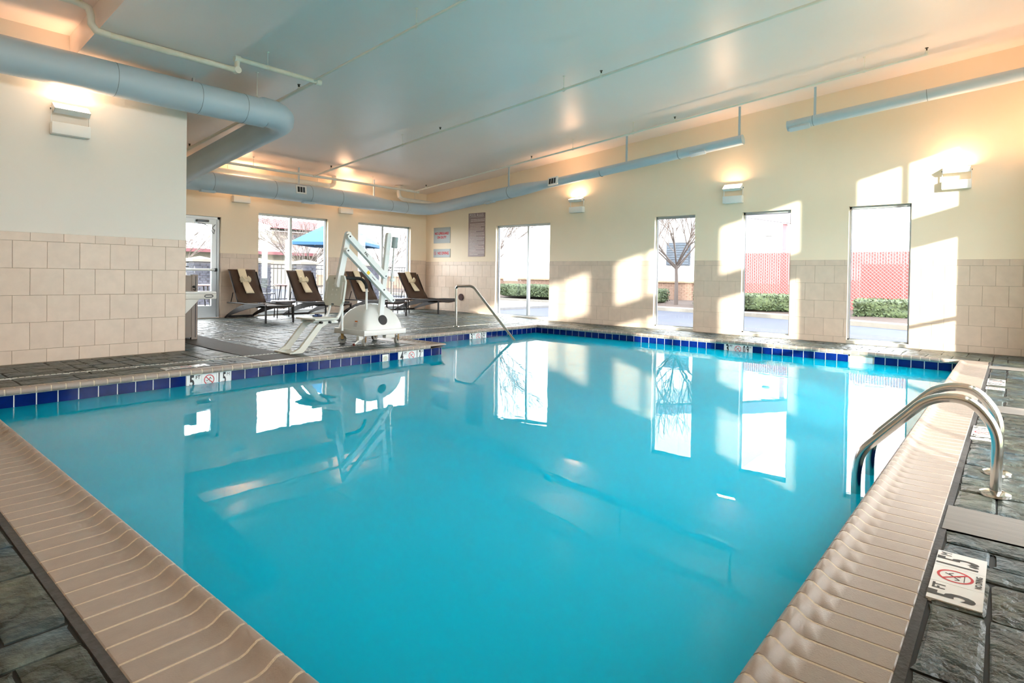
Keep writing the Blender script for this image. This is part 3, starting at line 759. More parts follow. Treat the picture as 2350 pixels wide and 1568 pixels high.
# ------------------------------------------------------------------ pipes
def sprinkler(t, p):
    x, y, z = p
    m = MB(); m.cyl((x,y,z), (x,y,z+.045), .013, 8).cyl((x,y,z-.02), (x,y,z+.02), .026, 10); m.build('fitting', PIPE, t)
    m = MB(); m.cyl((x,y,z+.045), (x,y,z+.075), .009, 8).cyl((x,y,z+.08), (x,y,z+.085), .022, 10).tube([(x-.012,y,z+.05),(x-.014,y,z+.07),(x,y,z+.082)], .003, 5).tube([(x+.012,y,z+.05),(x+.014,y,z+.07),(x,y,z+.082)], .003, 5)
    m.build('sprinkler_head', BRASS, t)
def hanger(t, p, top=None):
    x, y, z = p; zt = ceil_z(y) if top is None else top
    m = MB(); m.cyl((x,y,z+.02), (x,y,zt), .005, 6).cyl((x,y,zt-.01), (x,y,zt), .018, 8)
    m.tube([(x, y+.03*math.cos(a*PI/5), z+.03*math.sin(a*PI/5)) for a in range(11)], .004, 5)
    m.build('hanger', PIPE, t)
def build_pipes():
    pz = lambda y: ceil_z(y)-.2
    t = thing('sprinkler_pipe', 'white sprinkler pipe stepping over the soffit with flaking paint', 'pipe', (3.36, 7.32, 3.67))
    MB().tube([(4.43,12.0,pz(12.0)),(4.43,7.32,pz(7.32))], .026, 12).build('branch_pipe', PIPE, t)
    MB().tube([(4.40,7.32,pz(7.32)),(4.40,YN+.02,pz(YN))], .017, 10).build('branch_pipe', PIPE, t)
    MB().tube([(3.36,7.32,3.675),(4.47,7.32,3.675)], .03, 12).build('main_pipe', RUSTY, t)
    MB().tube([(3.36,7.32,3.70),(3.36,7.32,3.52)], .031, 12).build('drop_pipe', RUSTY, t)
    MB().tube([(3.36,7.32,3.535),(2.02,7.32,3.535)], .034, 12).build('main_pipe', RUSTY, t)
    MB().tube([(2.02,7.32,3.535),(1.90,7.32,3.545),(1.855,7.32,3.60),(1.85,7.32,3.70),(1.83,7.32,3.755),(1.75,7.32,3.78)], .036, 12).build('elbow', PIPE, t)
    MB().tube([(1.75,7.32,3.78),(-1.9,7.32,3.78)], .034, 12).build('main_pipe', PIPE, t)
    for p, q in (((3.36,7.32,3.675),(1,0,0)), ((3.36,7.32,3.535),(0,1,0)), ((4.47,7.32,3.675),(1,0,0))):
        m = MB(); d = Vector(q); m.tube([Vector(p)-d*.035, Vector(p)+d*.035], .042, 14); m.build('coupling', PIPE, t)
    hanger(t, (3.75,7.32,3.675)); hanger(t, (1.55,7.32,3.78)); hanger(t, (4.40,5.2,pz(5.2))); hanger(t, (3.95, 8.0, 3.46))
    for y in (7.75, 11.5): sprinkler(t, (4.43,y,pz(y)))
    t = thing('sprinkler_pipe', 'white sprinkler pipe along the back wall with two branch lines under the ceiling', 'pipe', (7.25, 12.07, 3.24))
    MB().tube([(4.7,12.07,3.24),(10.33,12.07,3.24)], .028, 12).build('main_pipe', PIPE, t)
    for x in (4.7, 10.33): MB().cyl((x-.03,12.07,3.24), (x+.03,12.07,3.24), .036, 12).build('coupling', PIPE, t)
    MB().tube([(7.27,12.07,pz(12.07)),(7.27,YN+.02,pz(YN))], .020, 10).build('branch_pipe', PIPE, t)
    MB().tube([(10.22,12.07,pz(12.07)),(10.05,.98,pz(.98)-.01)], .018, 10).build('branch_pipe', PIPE, t)
    for y in (11.35, 7.9, 4.55): sprinkler(t, (7.27,y,pz(y)))
    for y in (8.95, 5.2): hanger(t, (7.27,y,pz(y)))
    xb = lambda y: 10.22-(12.07-y)*.17/11.09
    for y in (11.6, 8.1, 4.75, .99): sprinkler(t, (xb(y),y,pz(y)))
    for y in (7.0, 5.6, 1.75): hanger(t, (xb(y),y,pz(y)))
    for x in (5.9, 8.9): hanger(t, (x,12.07,3.24))
    t = thing('drain_pipe', 'fat white pipe above the back duct turning up into the ceiling', 'pipe', (8.1, 12.55, 3.15))
    MB().tube([(4.6,12.58,3.155),(8.0,12.58,3.155)], .055, 14).build('pipe_run', PIPE, t)
    MB().tube([(8.0,12.58,3.155),(8.08,12.58,3.165),(8.13,12.58,3.21),(8.14,12.58,3.27)], .06, 14).build('elbow', PIPE, t)
    MB().tube([(8.14,12.58,3.27),(8.14,12.58,ceil_z(12.58))], .055, 14).build('riser', PIPE, t)
    for x in (5.35, 5.6, 7.7): hanger(t, (x,12.58,3.17))
    t = thing('drain_pipe', 'white elbowed pipe running into the long wall above the duct bend', 'pipe', (10.2, 12.55, 3.1))
    MB().tube([(10.05,12.5,ceil_z(12.5)),(10.05,12.5,3.2),(10.07,12.5,3.12),(10.16,12.5,3.07),(10.3,12.5,3.06),(XW,12.5,3.06)], .05, 14).build('pipe_run', PIPE, t)
    m = MB(); m.lathe([(.05,0),(.11,-.01),(.12,-.03),(.05,-.035)], 16, 0, Matrix.Translation((10.05,12.5,ceil_z(12.5)))); m.build('escutcheon', PIPE, t)
    hanger(t, (10.6,12.5,3.06))
build_pipes()

# ------------------------------------------------------------------ wall sconces
def sconce(o, ux, out, label, tilt=58):
    """o: wall point at box bottom centre; ux along wall; out into room"""
    ux, out = Vector(ux), Vector(out); M = Matrix((ux, out, Vector((0,0,1)))).transposed().to_4x4(); M.translation = Vector(o)
    t = thing('wall_sconce', label, 'light', o, 'tilting wall flood lights')
    MB().rbox((-.185,0,0), (.185,.11,.135), .008, 0, M).build('ballast_box', WHITE, t)
    for s in (-1, 1):
        MB().box((s*.18-.003,.035,.10), (s*.18+.003,.06,.30), 0, M).build('bracket', WHITE, t)
        MB().cyl((s*.186-.004,.05,.285), (s*.186+.004,.05,.285), .012, 10, 0, M).build('bracket_screw', ALUD, t)
    a = math.radians(tilt)
    # head local: origin at pivot, trough opening up and outwards
    H = M @ Matrix.Translation((0,.075,.285)) @ Matrix.Rotation(-(PI/2-a), 4, 'X')
    prof = [(-.075,.045),(-.05,-.03),(.05,-.03),(.085,.045),(.078,.045),(.045,-.022),(-.045,-.022),(-.068,.045)]
    hd = MB(); hd.prism(prof, 0, -.172, .172, 0, False, H); hd.build('lamp_head', WHITE, t)
    ends = MB()
    for s in (-.172, .168): ends.prism([(-.075,.045),(-.05,-.03),(.05,-.03),(.085,.045)], 0, s, s+.004, 0, False, H)
    ends.build('end_plate', WHITE, t)
    MB().add([(-.165,-.062,.034),(.165,-.062,.034),(.165,.074,.034),(-.165,.074,.034)], [(0,1,2,3)], 0, False, H).build('lens', LAMP, t)
sconce((1.925, YL, 2.60), (1,0,0), (0,-1,0), 'tilting flood light on the projecting wall under the big duct')
sconce((XW, 7.70, 2.535), (0,-1,0), (-1,0,0), 'tilting flood light on the long wall beside the two-pane window', 70)
sconce((XW, 4.12, 2.515), (0,-1,0), (-1,0,0), 'tilting flood light on the long wall above the red fence window', 52)
sconce((XW, .70, 2.505), (0,-1,0), (-1,0,0), 'tilting flood light on the long wall in the sun patch', 75)
sconce((6.03, YB, 2.565), (1,0,0), (0,-1,0), 'tilting flood light on the back wall between door and window')
for i_, x_ in enumerate((10.75, 7.9, 5.36, 2.9, .47)):  # unseen sconces added on the window wall to brighten the room
    sconce((x_, YN, 2.62), (-1,0,0), (0,1,0), '%s added unseen flood light from the long wall on the window wall behind the viewer' % ('first','second','third','fourth','fifth')[i_])
for i_, y_ in enumerate((2.0, 5.6)):  # two more unseen lamps, added to lift the interior light
    sconce((XE, y_, 2.60), (0,1,0), (1,0,0), '%s added unseen flood light from the window wall on the plain end wall' % ('first','second')[i_])
sconce((8.68, YB, 2.56), (1,0,0), (0,-1,0), 'tilting flood light on the back wall between the two windows')

# ------------------------------------------------------------------ signs on the long wall
def signs():
    # wall X=XW, reading direction is -Y
    def base(name, y0, y1, z0, z1, m, label):
        t = thing(name, label, 'sign', (XW, (y0+y1)/2, z0)); MB().box((XW-.008, y1, z0), (XW+.006, y0, z1)).build('panel', m, t); return t
    F = lambda y, z: frame_mat((XW-.0092, y, z), (0,-1,0), (0,0,1))
    SIL = mat('silver_sign', srgb(172,180,186), .45)
    t = base('wall_sign', 12.60, 11.935, 1.945, 2.385, SIL, 'silver no lifeguard on duty sign with red letters')
    place_mesh('lettering', text_mesh('NO LIFEGUARD', .092, INKR, 'lettering', .88, .0045), F(12.267, 2.215), t)
    place_mesh('lettering', text_mesh('ON DUTY', .092, INKR, 'lettering', .88, .0045), F(12.267, 2.105), t)
    t = base('wall_sign', 12.60, 11.925, 1.545, 1.782, SIL, 'small silver no diving sign under the lifeguard sign')
    place_mesh('lettering', text_mesh('NO DIVING', .105, INKR, 'lettering', .82, .005), F(12.20, 1.66), t)
    m = MB(); no_dive(m, F(12.53, 1.663), .05); m.build('no_diving_symbol', [INKR, INKR], t)
    PUR = mat('mauve_sign', srgb(150,126,126), .35); CR = mat('pale_print', srgb(226,214,212), .5)
    t = base('wall_sign', 11.225, 10.625, 1.56, 2.715, PUR, 'tall mauve pool rules sign with pale lettering')
    place_mesh('heading', text_mesh('POOL RULES', .105, CR, 'heading', .86, .001), F(10.925, 2.655), t)
    MB().box((XW-.0095, 10.66, 2.60), (XW-.008, 11.19, 2.605)).build('rule_line', CR, t)
    random.seed(3)
    m = MB()
    for k in range(24):
        z = 2.545-k*.0405
        if k == 2: continue
        full = .50 if k % 3 != 2 else random.uniform(.2, .38)
        y = 11.165-(.03 if k < 2 else random.choice((0, .012)))
        end = y-full
        while y > end:
            w = random.uniform(.015, .05); m.box((XW-.0094, y-w, z-.008), (XW-.008, y, z+.008)); y -= w+.009
    m.build('small_print', CR, t)['kind'] = 'stuff'
    d = thing('wall_disc', 'small round dark brown disc low on the tiled wall by the stair rail', 'disc', (XW, 11.46, .46))
    MB().cyl((XW+.004,11.46,.46), (XW-.03,11.46,.46), .09, 24).build('cover', mat('dark_maroon', srgb(66,40,38), .5), d)
    MB().cyl((XW-.03,11.46,.46), (XW-.034,11.46,.46), .07, 24).build('face', mat('dark_maroon2', srgb(78,50,46), .6), d)
signs()

# ------------------------------------------------------------------ handrails
def smooth_path(pts, n=6, rad=.08):
    P = [Vector(p) for p in pts]; out = [P[0]]
    for i in range(1, len(P)-1):
        a, b, c = P[i-1], P[i], P[i+1]; r = min(rad if not isinstance(rad, list) else rad[i-1], (a-b).length*.48, (c-b).length*.48)
        p0 = b+(a-b).normalized()*r; p1 = b+(c-b).normalized()*r
        for k in range(n+1):
            u = k/n; out.append(p0*(1-u)**2+b*2*u*(1-u)+p1*u*u)
    out.append(P[-1]); return out
def rails():
    t = thing('pool_ladder', 'pair of curved stainless ladder rails at the near coping', 'ladder', (4.05, .05, 0))
    for x in (3.85, 4.28):
        pts = smooth_path([(x,.05,0),(x,.045,.33),(x,.16,.475),(x,.33,.455),(x,.645,.10),(x,.665,-.02),(x,.665,-.9)], 6, [.1,.16,.16,.06,.05])
        MB().tube(pts, .0245, 18).build('rail', STEEL, t)
        m = MB(); m.lathe([(.0245,.022),(.045,.02),(.064,.012),(.066,.0),(.02,0)], 28, 0, Matrix.Translation((x,.05,.002))); m.build('flange', STEEL, t)
    for z in (-.35, -.62): MB().rbox((3.86,.63,z-.012), (4.27,.70,z+.012), .006).build('tread', STEEL, t)
    t = thing('stair_rail', 'sloping stainless stair rail at the shallow end', 'rail', (8.5, 8.68, 0))
    pts = smooth_path([(8.5,8.68,.0),(8.5,8.69,.80),(8.5,8.66,.835),(8.5,8.22,.845),(8.5,7.10,-.17),(8.5,6.9,-.36)], 6, [.12,.02,.1,.05])
    MB().tube(pts, .0245, 16).build('rail', STEEL, t)
    m = MB(); m.lathe([(.0245,.02),(.05,.016),(.066,0),(.02,0)], 24, 0, Matrix.Translation((8.5,8.68,.006))); m.build('flange', STEEL, t)
rails()

# ------------------------------------------------------------------ pool lift
def pool_lift():
    t = thing('pool_lift', 'white wheeled pool access lift with seat and boom arms', 'pool lift', (5.5, 7.5, 0))
    x0, x1, y0, y1 = 5.14, 5.91, 7.13, 7.90; zs0, zs1 = .155, .235
    DOME = mat('lift_white_plastic', srgb(232,233,230), .35)
    m = MB(); m.rbox((x0,y0,zs0), (x1,y1,zs1), .008); m.build('skirt', DOME, t)
    # dome cover: four bulging faces meeting in soft creases
    m = MB(); n = 20; cx, cy, hx, hy = (x0+x1)/2, (y0+y1)/2, (x1-x0)/2-.022, (y1-y0)/2-.022
    g_ = [math.sin((2*i/n-1)*PI/2) for i in range(n+1)]
    def dz(u, v): k = (abs(u)**9+abs(v)**9)**(1/9); return zs1+.365*max(0, 1-min(1, k)**2.3)**.62
    vs = [(cx+hx*u, cy+hy*v, dz(u, v)) for u in g_ for v in g_]
    m.add(vs, [(i*(n+1)+j, (i+1)*(n+1)+j, (i+1)*(n+1)+j+1, i*(n+1)+j+1) for i in range(n) for j in range(n)], 0, True)
    m.build('dome_cover', DOME, t)
    MB().box((5.50,7.45,.585), (5.62,7.56,.606)).build('top_plate', ALU, t)
    # slot where the mast leaves the cover
    S = frame_mat((5.505,7.178,.375), (1,0,0), (0,.26,.97))
    m = MB(); m.lathe([(0,.003),(.075,.003),(.075,-.01)], 24, 0, S @ Matrix.Diagonal((1,1.0,1,1))); m.build('mast_slot', BLACK, t)
    L = frame_mat((5.178,7.40,.315), (0,-1,0), (.25,0,.97))
    D = MB(); D.box((-.045,-.045,.004), (.045,.05,.006), 0, L); dec = D.build('warning_label', mat('label_white', srgb(222,222,222), .5), t)
    MB().box((-.02,.03,.0065), (.045,.05,.0075), 0, L).build('label_band', mat('label_orange', srgb(206,110,44), .5), dec)
    q = MB()
    for i in range(4): q.box((-.02,-.03+i*.013,.0065), (.043,-.026+i*.013,.007), 0, L)
    q.build('label_print', mat('label_grey', srgb(150,150,150), .5), dec)
    # mast and parallelogram boom in the plane Y ~ 7.3, leaning slightly
    ym = 7.235; lean = .1075
    def bar(mb, a, b, w, d, y):
        a, b = Vector(a), Vector(b); dr = (b-a).normalized(); nn = Vector((-dr.y, dr.x))*w/2
        poly = [(a+nn), (a+nn*.6-dr*w*.4), (a-nn*.6-dr*w*.4), (a-nn), (b-nn), (b-nn*.6+dr*w*.4), (b+nn*.6+dr*w*.4), (b+nn)]
        mb.prism([(p.x, p.y) for p in poly], 1, y-d/2, y+d/2); return mb
    mast0, mast1 = (5.484,.28), (5.632,1.655)
    bar(MB(), mast0, mast1, .075, .055, ym).build('mast', WHITE, t)
    def on(k, z): return (mast0[0]+lean*(z-mast0[1])+k, z)
    lk0, lk1 = (4.765,.90), (4.919,1.62)
    bar(MB(), lk0, lk1, .085, .055, ym).build('seat_post', WHITE, t)
    a1, b1, a2, b2 = (4.886,1.584), (5.518,1.030), (4.857,1.384), (5.66,.670)
    for a, b in ((a1, b1), (a2, b2)):
        bb = bar(MB(), a, b, .075, .07, ym-.065).build('boom_arm', WHITE, t)
        for p in (a, b): MB().cyl((p[0],ym-.106,p[1]), (p[0],ym-.095,p[1]), .012, 10).build('pivot_bolt', ALUD, bb)
    MB().cyl((5.486,ym-.106,.827), (5.486,ym-.095,.827), .012, 10).build('pivot_bolt', ALUD, t)
    # stickers on the boom
    dirb = Vector((b2[0]-a2[0], b2[1]-a2[1])).normalized()
    def sticker(a, b, k, w, h, m, name):
        c = Vector(a)+(Vector(b)-Vector(a))*k; M = frame_mat((c.x, ym-.1005, c.y), (dirb.x, 0, dirb.y), (-dirb.y, 0, dirb.x))
        MB().box((-w/2,-h/2,0), (w/2,h/2,.001), 0, M).build(name, m, t); return M
    sticker(a2, b2, .43, .05, .05, mat('sticker_yellow', srgb(240,205,40), .5), 'hazard_sticker')
    sticker(a2, b2, .55, .08, .03, mat('sticker_white', srgb(244,244,244), .5), 'notice_sticker')
    sticker(a2, b2, .55, .08, .010, INKR, 'notice_band')
    M = sticker(a1, b1, .48, .16, .045, WHITE, 'brand_plate'); place_mesh('lettering', text_mesh('PAL', .05, INK, 'lettering', 1.0, .002), M @ Matrix.Translation((-.035,0,.0015)), t)
    # actuator
    MB().tube([(on(.085,1.46)[0],ym-.06,1.46),(on(.085,1.62)[0],ym-.06,1.62)], .048, 14).build('actuator_motor', mat('actuator_grey', srgb(150,164,166), .4), t)
    MB().tube([(on(.085,1.48)[0],ym-.06,1.48),(on(.105,.98)[0],ym-.06,.98)], .018, 12).build('actuator_tube', ALU, t)
    MB().tube([(on(.105,.98)[0],ym-.06,.98),(b2[0]-.005,ym-.06,b2[1]+.02)], .011, 10).build('actuator_rod', STEEL, t)
    MB().rbox((on(.075,.97)[0],ym-.09,.95), (on(.135,.97)[0],ym-.03,1.0), .006).build('actuator_collar', WHITE, t)
    # push handle
    hp = smooth_path([(5.33,7.35,.50),(5.33,7.35,.90),(5.24,7.35,.99),(4.90,7.35,1.0)], 6, [.09,.1])
    k = next(i for i, p_ in enumerate(hp) if p_.z > .83)
    MB().tube(hp[:k+1], .017, 10).build('push_handle', WHITE, t); MB().tube(hp[k:], .024, 10).build('handle_grip', BLACK, t)
    # seat
    sx = 4.76; sy0, sy1 = 7.07, 7.56
    B = frame_mat((sx,(sy0+sy1)/2,.82), (0,-1,0), (.14,0,1)) 
    SEAT = mat('seat_plastic', srgb(214,216,206), .4)
    m = MB(); bm = bmesh.new(); w, h, c = .235, .215, .06
    poly = [(-w+c,-h),(w-c,-h),(w,-h+c),(w,h-c*1.4),(w-c,h),(-w+c,h),(-w,h-c*1.4),(-w,-h+c)]
    m.prism(poly, 2, -.028, .0, 0, False, B); back = m.build('backrest', SEAT, t)
    MB().rbox((-.05,h-.055,.0), (.05,h-.03,.004), .003, 0, B).build('hand_slot', mat('slot_shadow', srgb(150,150,140), .6), back)
    for i in range(3):
        for j in (-1, 1): MB().cyl(B @ Vector((j*.05,-.06+i*.07,0)), B @ Vector((j*.05,-.06+i*.07,.004)), .012, 10).build('drain_dimple', WHITEP, back)
    for s in (-1, 1): MB().rbox((s*.185-.012,-.12,0), (s*.185+.012,.12,.008), .004, 0, B).build('rib', WHITEP, back)
    MB().rbox((-.03,-h+.012,0), (.03,-h+.03,.004), .002, 0, B).build('clip', ALUD, back)
    for y in (sy0+.1, sy1-.1):
        pts = smooth_path([(sx+.05,y,.72),(sx-.0,y,.50),(sx-.06,y,.415),(sx-.16,y,.41),(sx-.42,y,.41)], 6, [.1,.1,.05])
        MB().tube(pts, .02, 10).build('seat_tube', WHITE, t)
    MB().rbox((4.31,sy0,.425), (4.68,sy1,.452), .012).build('seat_pan', SEAT, t)
    MB().rbox((4.42,sy0+.05,.375), (4.70,sy1-.05,.405), .01).build('seat_bracket', WHITE, t)
    for x, y in ((4.42,sy1-.03),(4.42,sy0+.03),(4.55,sy0+.03)): MB().cyl((x,y-.025,.395), (x,y+.025,.395), .016, 10).build('bracket_bolt', BLACK, t)
    for y in (sy0+.06, sy1-.06):
        m = MB(); prof = [(4.62,.415),(4.44,.405),(4.37,.36),(4.12,.07),(4.02,.02),(4.02,.005),(4.15,.005),(4.19,.03),(4.44,.33),(4.52,.37),(4.64,.39)]
        m.prism(prof, 1, y-.022, y+.022); m.build('leg_rest', SEAT, t)
    MB().rbox((3.98,sy0+.04,.004), (4.17,sy1-.04,.022), .008).build('foot_plate', SEAT, t)
    MB().tube([(sx+.09,ym+.02,.60),(sx+.09,ym+.02,.25)], .018, 10).build('support_tube', WHITE, t)
    MB().box((sx+.02,ym-.02,.60), (lk0[0]+.04,ym+.03,.86)).build('back_bracket', WHITE, t)
    # casters
    GR = mat('caster_grey', srgb(150,148,140), .6); YZ = mat('zinc_yellow', srgb(176,140,84), .4, metal=.6, var=.2, vscale=60)
    for (x, y, an) in ((5.20,7.22,.7),(5.80,7.22,.5),(5.22,7.80,-.5),(5.82,7.80,.3)):
        W = Matrix.Translation((x,y,.062)) @ Matrix.Rotation(an, 4, 'Z')
        c = MB().cyl((0,-.018,0), (0,.018,0), .062, 20, 0, W).build('caster_wheel', GR, t)
        MB().cyl((0,-.022,0), (0,.022,0), .024, 12, 0, W).build('hub', ALUD, c)
        f = MB(); f.box((-.02,-.03,.0), (.02,-.025,.095), 0, W).box((-.02,.025,0), (.02,.03,.095), 0, W).box((-.04,-.035,.088), (.04,.035,.096), 0, W); f.build('caster_fork', YZ, t)
    MB().tube([(5.17,7.24,.12),(5.02,7.20,.045)], .013, 8).build('brake_lever', WHITEP, t)
    MB().tube([(5.02,7.20,.045),(5.005,7.196,.038)], .018, 8).build('lever_tip', mat('rust_red', srgb(120,44,34), .6), t)
    MB().rbox((5.10,7.2,.09), (5.18,7.27,.155), .006).build('bracket_block', WHITEP, t)
    MB().rbox((5.55,7.16,.10), (5.72,7.24,.155), .006).build('bracket_block', WHITEP, t)
    h = thing('remote_handset', 'blue handset lying on the pool lift seat', 'remote', (4.56, 7.42, .452))
    MB().rbox((4.50,7.40,.4525), (4.63,7.46,.478), .01).build('body', mat('handset_blue', srgb(40,66,120), .4), h)
    MB().rbox((4.55,7.38,.455), (4.58,7.48,.492), .008).build('button_cap', mat('handset_dark', srgb(30,44,84), .4), h)
pool_lift()

# ------------------------------------------------------------------ loungers, towels, side tables
def lounger(x0, x1, label):
    t = thing('lounge_chair', label, 'lounge chair', ((x0+x1)/2, 11.9, .06), 'brown sling loungers along the back wall')
    yb, yf, ys = 12.72, 11.12, 12.27; zf = lambda y: deck_z(0, y)+.002
    w = .022; hs = .40
    for x, s in ((x0+w/2, 1), (x1-w/2, -1)):
        # arched rear leg sweeping from the floor behind to the seat rail
        pts = []
        for i in range(13):
            u = i/12; y = 12.88-u*1.70; z = zf(12.88)+.02+(hs-.09)*math.sin(min(1, u*1.35)*PI/2)**.9+.04*u
            pts.append((y, z))
        m = MB(); th = .03
        poly = pts+[(y, z-th-.035*math.sin(i/12*PI)) for i, (y, z) in reversed(list(enumerate(pts)))]
        for i in range(12):
            a, b = pts[i], pts[i+1]; ta = .03+.085*math.sin(i/12*PI); tb = .03+.085*math.sin((i+1)/12*PI)
            m.add([(x-w/2,a[0],a[1]),(x-w/2,b[0],b[1]),(x-w/2,b[0],b[1]-tb),(x-w/2,a[0],a[1]-ta),(x+w/2,a[0],a[1]),(x+w/2,b[0],b[1]),(x+w/2,b[0],b[1]-tb),(x+w/2,a[0],a[1]-ta)],
                  [(0,1,2,3),(4,7,6,5),(0,4,5,1),(3,2,6,7),(0,3,7,4),(1,5,6,2)], 0, False)
        m.build('arched_leg', DARKF, t)
        MB().box((x-w/2,yf-.02,zf(yf)), (x+w/2,yf+.02,hs+.01)).build('front_leg', DARKF, t)
        MB().tube([(x,12.78,hs+.0),(x,12.2,hs+.01),(x,yf-.02,hs)], .014, 8).build('side_rail', DARKF, t)
        MB().tube([(x,ys+.02,hs+.005),(x,yb-.03,1.06)], .014, 8).build('back_rail', DARKF, t)
        MB().tube([(x,12.52,.62),(x,12.62,hs)], .009, 6).build('prop', DARKF, t)
    for (y, z) in ((12.80,.10),(12.05,.34),(11.5,.36),(yf,.38)): MB().box((x0,y-.012,z-.02), (x1,y+.012,z+.02)).build('crossbar', DARKF, t)
    # sling back: slight double curve
    def sheet(name, prof, xa, xb, sag=0.0, th=.012):
        m = MB(); n = len(prof); k = 6; vs = []
        for (y, z) in prof:
            for j in range(k+1):
                u = j/k; vs.append((xa+(xb-xa)*u, y, z-sag*math.sin(PI*u)))
        fs = [(i*(k+1)+j, (i+1)*(k+1)+j, (i+1)*(k+1)+j+1, i*(k+1)+j+1) for i in range(n-1) for j in range(k)]
        m.add(vs, fs, 0, True); o = m.build(name, BROWN, t)
        md = o.modifiers.new('thick', 'SOLIDIFY'); md.thickness = th; md.offset = 0; return o
    back = [(ys-.02,hs+.01),(ys+.03,hs+.09)]+[(ys+.03+.46*u+.03*math.sin(u*PI), hs+.09+.615*u) for u in (.2,.4,.6,.8,.93,1)]
    sheet('sling_back', back, x0+.005, x1-.005, .0)
    seat = [(12.30,hs+.012),(12.0,hs-.005),(11.7,hs-.012),(11.4,hs-.008),(11.15,hs+.002),(11.08,hs-.004)]
    sheet('sling_seat', seat, x0+.012, x1-.012, .05)
    return back
def towel(xc, back, label, tw=.17, k=0):
    t = thing('towel', label, 'towel', (xc, 12.6, .8), 'rolled towels tied over the lounger backs')
    B = [Vector((0, y-.028, z+.012)) for (y, z) in back]
    tp = Vector((0, back[-1][0], back[-1][1]+.016))
    path = [Vector((0, back[-1][0]+.05, .75)), Vector((0, back[-1][0]+.03, 1.0)), tp]+[B[-1+0]+Vector((0,.005,.0))]+[B[i] for i in (-2,-3,-4)]
    # band over the back
    def strip(name, pts, w0, w1, th=.016):
        m = MB(); n = 6; vs = []; L = len(pts)
        for i, p in enumerate(pts):
            w = w0+(w1-w0)*i/(L-1)
            for j in range(n+1):
                u = j/n-.5; vs.append((xc+p.x+u*w, p.y-.006*math.cos(u*PI*5+i), p.z))
        m.add(vs, [(i*(n+1)+j, (i+1)*(n+1)+j, (i+1)*(n+1)+j+1, i*(n+1)+j+1) for i in range(L-1) for j in range(n)], 0, True)
        o = m.build(name, TOWEL, t); md = o.modifiers.new('thick', 'SOLIDIFY'); md.thickness = th; md.offset = 1 if name != 'band' else 0; return o
    strip('band', path, tw*1.02, tw*.9)
    top = B[-4]; lo = B[1]+Vector((0,-.005,.06))
    d = (lo-top); n = 5
    strip('tail', [top+d*(i/n)*.82+Vector((0,-.018,0)) for i in range(n+1)], tw*.72, tw*.98, .02)
    # bow: two fan folds at the tie
    for s in (-1, 1):
        m = MB(); c = top+Vector((0,-.035,.01)); n = 9; vs = [(xc+s*.005, c.y, c.z)]
        for i in range(n+1):
            a = math.radians(-38+i*(95/n)); r = (.125 if i % 2 else .112)
            vs.append((xc+s*r*math.cos(a), c.y-.012+(.012 if i % 2 else -.012), c.z+r*math.sin(a)*.8+.01))
        m.add(vs, [(0, i+1, i+2) for i in range(n)], 0, True); o = m.build('bow_fold', TOWEL, t)
        md = o.modifiers.new('thick', 'SOLIDIFY'); md.thickness = .022; md.offset = 0
    m = MB(); m.rbox((-.045,-.02,-.03), (.045,.014,.035), .014, 0, Matrix.Translation((xc, top.y-.035, top.z+.005))); m.build('knot', TOWEL, t)
LX = [(5.70,6.30,'farthest left brown lounger, beside the glass door'), (7.02,7.66,'brown lounger in front of the two-pane window left of the pool lift'),
      (8.62,9.22,'brown lounger partly hidden behind the pool lift'), (10.24,10.90,'brown lounger in the back corner under the silver signs')]
TL = ['cream towel tied on the lounger beside the glass door', 'cream towel tied on the lounger left of the pool lift', 'cream towel tied on the lounger behind the pool lift', 'cream towel tied on the lounger in the back corner']
for i, (a, b, lb) in enumerate(LX):
    bk = lounger(a, b, lb); towel((a+b)/2-.02+.02*(i % 2), bk, TL[i])
def side_table(x, y, label):
    z = deck_z(x, y)
    t = thing('side_table', label, 'table', (x, y, z), 'low side tables between loungers')
    m = MB(); m.lathe([(0,.37),(.24,.37),(.255,.36),(.24,.345),(0,.345)], 24, 0, Matrix.Translation((x,y,z))); m.build('table_top', mat('table_brown', srgb(88,72,66), .4), t)
    m = MB(); m.tube([(x+.25*math.cos(a*PI/12), y+.25*math.sin(a*PI/12), z+.335) for a in range(25)], .01, 6, cap=False); m.build('rim', DARKF, t)
    for a in range(4):
        an = a*PI/2+.5; MB().tube([(x+.2*math.cos(an), y+.2*math.sin(an), z+.35), (x+.22*math.cos(an), y+.22*math.sin(an), z)], .011, 8).build('leg', DARKF, t)
side_table(6.66, 12.2, 'low brown side table between the two leftmost loungers')
side_table(9.73, 11.95, 'low brown side table between the two rightmost loungers')

